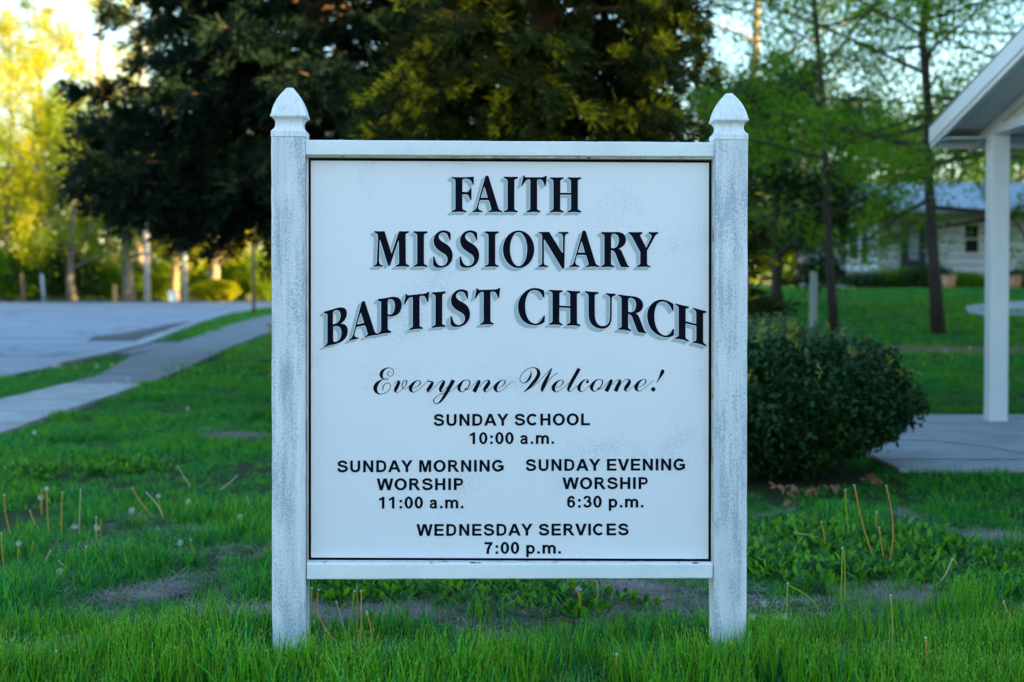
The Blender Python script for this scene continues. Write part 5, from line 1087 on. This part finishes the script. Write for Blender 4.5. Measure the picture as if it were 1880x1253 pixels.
# ------------------------------------------------------------------ grass
def blade_clump(seed, nb, rad, hmin, hmax, wd, mt, lean=0.5, name='grass_clump', seg=3, cut=False):
    rg2 = np.random.default_rng(seed); V = []; F = []; T3 = []; idx = 0
    for k in range(nb):
        a = rg2.uniform(0, 2 * PI); q = rad * math.sqrt(rg2.random()); b_ = np.array([math.cos(a) * q, math.sin(a) * q, -0.01])
        h_ = rg2.uniform(hmin, hmax); az = rg2.uniform(0, 2 * PI); ln = rg2.uniform(0.05, lean) * h_ * 1.3; dr = np.array([math.cos(az), math.sin(az), 0]); sd = np.array([-dr[1], dr[0], 0])
        tw = rg2.uniform(-0.6, 0.6); sd = sd * math.cos(tw) + dr * math.sin(tw)
        base = idx
        for s_ in range(seg):
            f = s_ / seg; p = b_ + dr * ln * f ** 1.8 + np.array([0, 0, h_ * (f - 0.18 * f * f * (ln / h_))]); w2 = wd * (1 - 0.35 * f) / 2
            V += [p - sd * w2, p + sd * w2]; idx += 2
        V.append(b_ + dr * ln + np.array([0, 0, h_ * (1 - 0.25 * (ln / h_))])); idx += 1
        for s_ in range(seg - 1):
            c = base + 2 * s_; F.append((c, c + 1, c + 3, c + 2))
        c = base + 2 * (seg - 1); F.append((c, c + 1, c + 2))
        if cut:
            t_ = V[-1]; q_ = (V[c] + V[c + 1]) / 2; dd = t_ - q_; V += [t_ - sd * wd * 0.16 - dd * 0.10, t_ + sd * wd * 0.16 - dd * 0.10, t_ + sd * wd * 0.14 + dd * 0.04, t_ - sd * wd * 0.14 + dd * 0.04]; F.append((idx, idx + 1, idx + 2, idx + 3)); idx += 4
    me = bpy.data.meshes.new(name); me.from_pydata([tuple(v) for v in V], [], F); me.materials.append(mt)
    if cut:
        me.materials.append(M['cuttip']); per = seg + 1
        me.polygons.foreach_set('material_index', [1 if i % per == per - 1 else 0 for i in range(len(F))])
    return bpy.data.objects.new(name, me)
def weed_clump(seed, n, rad, ls, mt):
    rg2 = np.random.default_rng(seed); V = []; F = []
    for k in range(n):
        a = rg2.uniform(0, 2 * PI); q = rad * math.sqrt(rg2.random()); b_ = np.array([math.cos(a) * q, math.sin(a) * q, rg2.uniform(0.005, 0.03)])
        az = rg2.uniform(0, 2 * PI); el = rg2.uniform(0.2, 1.2); d = np.array([math.cos(az) * math.cos(el), math.sin(az) * math.cos(el), math.sin(el)]); sd = np.array([-math.sin(az), math.cos(az), 0])
        s_ = ls * rg2.uniform(0.6, 1.3); w2 = s_ * 0.17; i = len(V)
        V += [b_, b_ + d * s_ * .35 + sd * w2, b_ + d * s_ * .7 + sd * w2 * .9 - np.array([0, 0, s_ * .03]), b_ + d * s_ - np.array([0, 0, s_ * .12]), b_ + d * s_ * .7 - sd * w2 * .9 - np.array([0, 0, s_ * .03]), b_ + d * s_ * .35 - sd * w2]
        F.append((i, i + 1, i + 2, i + 3, i + 4, i + 5))
    me = bpy.data.meshes.new('weed_clump'); me.from_pydata([tuple(v) for v in V], [], F); me.materials.append(mt)
    return bpy.data.objects.new('weed_clump', me)
def scatter(name, label, pts, rotz, scl, protos, pick, tilt=0.15, seed=0, cat='grass'):
    """one stuff object whose points carry instances of the clumps"""
    coll = bpy.data.collections.new(name + '_clumps')
    for p in protos: coll.objects.link(p)
    me = bpy.data.meshes.new(name); me.vertices.add(len(pts)); me.vertices.foreach_set('co', np.asarray(pts, np.float32).ravel())
    rg2 = np.random.default_rng(seed)
    rot = np.stack([rg2.uniform(-tilt, tilt, len(pts)), rg2.uniform(-tilt, tilt, len(pts)), rotz], 1).astype(np.float32)
    for nm, ty, dat, key in (('rot', 'FLOAT_VECTOR', rot, 'vector'), ('scl', 'FLOAT_VECTOR', np.asarray(scl, np.float32), 'vector'), ('pick', 'INT', np.asarray(pick, np.int32), 'value')):
        at_ = me.attributes.new(nm, ty, 'POINT'); at_.data.foreach_set(key, dat.ravel())
    o = bpy.data.objects.new(name, me); C.objects.link(o); tag(o, label, cat, kind='stuff')
    ng = bpy.data.node_groups.new(name + '_scatter', 'GeometryNodeTree')
    ng.interface.new_socket('Geometry', in_out='INPUT', socket_type='NodeSocketGeometry'); ng.interface.new_socket('Geometry', in_out='OUTPUT', socket_type='NodeSocketGeometry')
    n_ = ng.nodes; l_ = ng.links; gi = n_.new('NodeGroupInput'); go = n_.new('NodeGroupOutput'); m2p = n_.new('GeometryNodeMeshToPoints')
    iop = n_.new('GeometryNodeInstanceOnPoints'); ci = n_.new('GeometryNodeCollectionInfo'); ci.inputs['Collection'].default_value = coll; ci.inputs['Separate Children'].default_value = True; ci.inputs['Reset Children'].default_value = True
    def na(nm, ty):
        a = n_.new('GeometryNodeInputNamedAttribute'); a.data_type = ty; a.inputs['Name'].default_value = nm; return [s for s in a.outputs if s.enabled][0]
    l_.new(gi.outputs[0], m2p.inputs[0]); l_.new(m2p.outputs[0], iop.inputs['Points']); l_.new(ci.outputs[0], iop.inputs['Instance']); iop.inputs['Pick Instance'].default_value = True
    l_.new(na('pick', 'INT'), iop.inputs['Instance Index']); l_.new(na('rot', 'FLOAT_VECTOR'), iop.inputs['Rotation']); l_.new(na('scl', 'FLOAT_VECTOR'), iop.inputs['Scale'])
    l_.new(iop.outputs[0], go.inputs[0]); md = o.modifiers.new('scatter', 'NODES'); md.node_group = ng
    return o
def paved(x, y):
    x = np.asarray(x); y = np.asarray(y)
    wl = np.interp(y, [-60, 14, 17, 21.5, 26.6, 42, 56], [-4.95, -4.85, -4.95, -5.75, -6.2, -7.9, -8.8]); wr = np.interp(y, [-60, 11, 15, 18.6, 23.8, 32, 42, 56], [-3.75, -3.8, -4.0, -4.25, -4.8, -5.45, -6.7, -7.6])
    rr = np.interp(y, [-60, 17, 21, 25, 30, 40, 52, 64, 85], [-6.1, -6.1, -6.25, -6.6, -7.4, -8.9, -10.4, -11.2, -11.0])
    e = (vnoise(x, y, 0.22, 9) - 0.5) * 0.16 + (vnoise(x, y, 0.9, 19) - 0.5) * 0.18
    return ((x > wl + e) & (x < wr - 0.02 + e) & (y < 56)) | ((x < rr + 0.10 + e) & (y < 85.2)) | ((x > 2.3) & (x < 12) & (y > 8.45 + e) & (y < 11.85)) | ((y > 22.0) & (y < 26.4) & (x < -5.5) & (x > -7)) \
        | ((np.abs(x - 0) < 0) )
BARE = [on_ground(*p) for p in ((760, 1095), (870, 1088), (980, 1100), (1070, 1095), (690, 1120), (420, 800), (390, 790), (250, 1092), (160, 1190), (300, 1075), (430, 1150), (470, 1140), (1840, 992), (1700, 1100), (1740, 1072), (1400, 1010))]
BR = [0.16, 0.16, 0.18, 0.14, 0.10, 0.10, 0.08, 0.045, 0.06, 0.03, 0.07, 0.10, 0.12, 0.10, 0.10, 0.1]
def bare(x, y):
    v = np.zeros(len(x))
    for p, r_ in zip(BARE, BR): v = np.maximum(v, np.exp(-(((x - p.x) / (r_ * 1.3)) ** 2 + ((y - p.y) / (r_ * 0.9)) ** 2)))
    return v
def field(n, x0, x1, y0, y1, seed, cull=True):
    rg2 = np.random.default_rng(seed); x = rg2.uniform(x0, x1, n); y = rg2.uniform(y0, y1, n)
    k = ~paved(x, y)
    if cull: k &= np.abs(x) < (y * 0.36 + 1.0) * 1.25
    return x[k], y[k], rg2
near = [blade_clump(i, 20, 0.05, 0.03, 0.08, 0.0034, M['grass'], 1.3) for i in range(3)] + [blade_clump(10 + i, 16, 0.035, 0.05, 0.12, 0.0042, M['grass'], 1.0) for i in range(2)] \
    + [blade_clump(20 + i, 13, 0.05, 0.06, 0.13, 0.0036, M['grasslight'], 0.3, cut=True) for i in range(3)] + [blade_clump(30, 10, 0.03, 0.07, 0.16, 0.0055, M['grass'], 0.8)]
# near lawn
x, y, rg2 = field(17000, -2.3, 2.4, 3.3, 7.2, 1)
bb = bare(x, y); cl = vnoise(x, y, 0.28, 11); c2 = vnoise(x, y, 0.9, 12)
k = (rg2.random(len(x)) > bb * 1.15) & (rg2.random(len(x)) < 0.35 + 0.9 * cl)
x, y, cl, c2, bb = x[k], y[k], cl[k], c2[k], bb[k]
front = np.clip((4.95 + 1.3 * (c2 - 0.5) + 0.5 * (cl - 0.5) + 0.12 * x - y) / 1.0, 0, 1)                # taller, brighter tufts nearest the camera
s = 0.42 + 0.75 * cl * cl + 0.42 * front + rg2.uniform(-0.1, 0.15, len(x)); s *= (1 - 0.5 * bb)
lightp = rg2.random(len(x)) < (0.05 + 0.5 * front * (0.2 + 1.3 * cl) + 0.18 * (c2 > 0.62)); pick = np.where(lightp, rg2.integers(5, 8, len(x)), np.where(rg2.random(len(x)) < 0.45 * (cl > 0.55), rg2.choice([3, 4, 8], len(x)), rg2.integers(0, 3, len(x))))
for xc_ in (lx, rx):                                   # grass is short right in front of the posts
    nr = np.exp(-(((x - xc_) / 0.09) ** 2 + ((y - 4.22) / 0.12) ** 2)); s = s * (1 - 0.45 * nr)
z = ground(x, y) + micro(x, y) - 0.014
scatter('grass', 'short green lawn grass round the sign', np.stack([x, y, z], 1), rg2.uniform(0, 6.28, len(x)), np.stack([s * 0.95, s * 0.95, s], 1), near, pick, 0.22, 1)
# middle lawn
mid = [blade_clump(40 + i, 34, 0.10, 0.03, 0.10, 0.0065, M['grass'], 1.1) for i in range(4)] + [blade_clump(50 + i, 34, 0.10, 0.04, 0.11, 0.0065, M['grasslight'], 0.8) for i in range(3)]
x, y, rg2 = field(21000, -6, 6.5, 7.0, 17, 2)
cl = vnoise(x, y, 0.5, 13); k = rg2.random(len(x)) < (0.5 + 0.6 * cl) * (1 - bare(x, y)); x, y, cl = x[k], y[k], cl[k]
inb = ((x - BX) / 0.8) ** 2 + ((y - BY) / 0.75) ** 2 < 1; x, y, cl = x[~inb], y[~inb], cl[~inb]
s = 0.45 + 0.85 * cl * cl; c2 = vnoise(x, y, 1.4, 14); pick = np.where(rg2.random(len(x)) < 0.12 + 0.45 * (c2 > 0.6), rg2.integers(4, 7, len(x)), rg2.integers(0, 4, len(x)))
scatter('grass', 'green lawn grass in the middle distance beside pavement and sidewalk', np.stack([x, y, ground(x, y) + micro(x, y) - 0.014], 1), rg2.uniform(0, 6.28, len(x)), np.stack([s, s, s], 1), mid, pick, 0.2, 2)
far = [blade_clump(70 + i, 50, 0.35, 0.05, 0.10, 0.025, M['grass'], 0.9, seg=2) for i in range(3)] + [blade_clump(75 + i, 50, 0.35, 0.05, 0.10, 0.025, M['grasslight'], 0.9, seg=2) for i in range(3)]
x, y, rg2 = field(30000, -24, 24, 16.5, 64, 3)
inb = (x > 3.6) & (x < 9.5) & (y > 18.4) & (y < 19.6) & (rg2.random(len(x)) < 0.7); x, y = x[~inb], y[~inb]
cl = vnoise(x, y, 1.5, 15); c2 = vnoise(x, y, 4, 16); s = 0.5 + 0.5 * cl
pick = np.where(rg2.random(len(x)) < 0.35 + 0.6 * (c2 > 0.5), rg2.integers(3, 6, len(x)), rg2.integers(0, 3, len(x)))
scatter('grass', 'distant lawn grass towards the house and the road', np.stack([x, y, ground(x, y) - 0.014], 1), rg2.uniform(0, 6.28, len(x)), np.stack([s, s, s], 1), far, pick, 0.1, 3)
# dead thatch in the bare patches
th = [blade_clump(90 + i, 50, 0.06, 0.006, 0.028, 0.0016, M['thatch'], 4.5, name='thatch_clump') for i in range(3)]
xx, yy_ = [], []; rg2 = np.random.default_rng(5)
for p, r_ in zip(BARE, BR):
    n = int(1300 * r_ / 0.15 * (r_ / 0.15)); xx.append(p.x + rg2.normal(size=n) * r_ * 1.15); yy_.append(p.y + rg2.normal(size=n) * r_ * 0.8)
xx.append(rg2.uniform(-2, 2, 2500)); yy_.append(rg2.uniform(3.6, 7, 2500))
x = np.concatenate(xx); y = np.concatenate(yy_); k = ~paved(x, y); x, y = x[k], y[k]
s = rg2.uniform(0.7, 1.3, len(x)); scatter('dry_grass', 'grey dead thatch in the bare patches of the lawn', np.stack([x, y, ground(x, y) + micro(x, y) - 0.008], 1), rg2.uniform(0, 6.28, len(x)), np.stack([s, s, s], 1), th, rg2.integers(0, 3, len(x)), 0.3, 5, 'dry grass')
# broad-leaved weeds
wd_ = [weed_clump(i, 26, 0.07, 0.045, M['weed']) for i in range(4)]
WP = [on_ground(*p) for p in ((640, 1085), (700, 1080), (800, 1085), (600, 1075), (860, 1080), (930, 1085), (1050, 1110), (1420, 990), (1480, 985), (1540, 1000), (1600, 990), (1680, 1000), (1740, 1010), (1400, 1040), (1460, 1050), (1640, 1045), (1560, 1040), (1800, 1060), (1840, 1080), (60, 870), (230, 860), (1370, 1030))]
xx, yy_ = [], []
for p in WP:
    n = 34; xx.append(p.x + rg2.normal(size=n) * 0.10); yy_.append(p.y + rg2.normal(size=n) * 0.14)
x = np.concatenate(xx); y = np.concatenate(yy_); k = ~paved(x, y); x, y = x[k], y[k]
s = rg2.uniform(0.6, 1.25, len(x)); scatter('weeds', 'patches of broad-leaved weeds in the lawn', np.stack([x, y, ground(x, y) + micro(x, y) - 0.008], 1), rg2.uniform(0, 6.28, len(x)), np.stack([s, s, s], 1), wd_, rg2.integers(0, 4, len(x)), 0.3, 6, 'weeds')
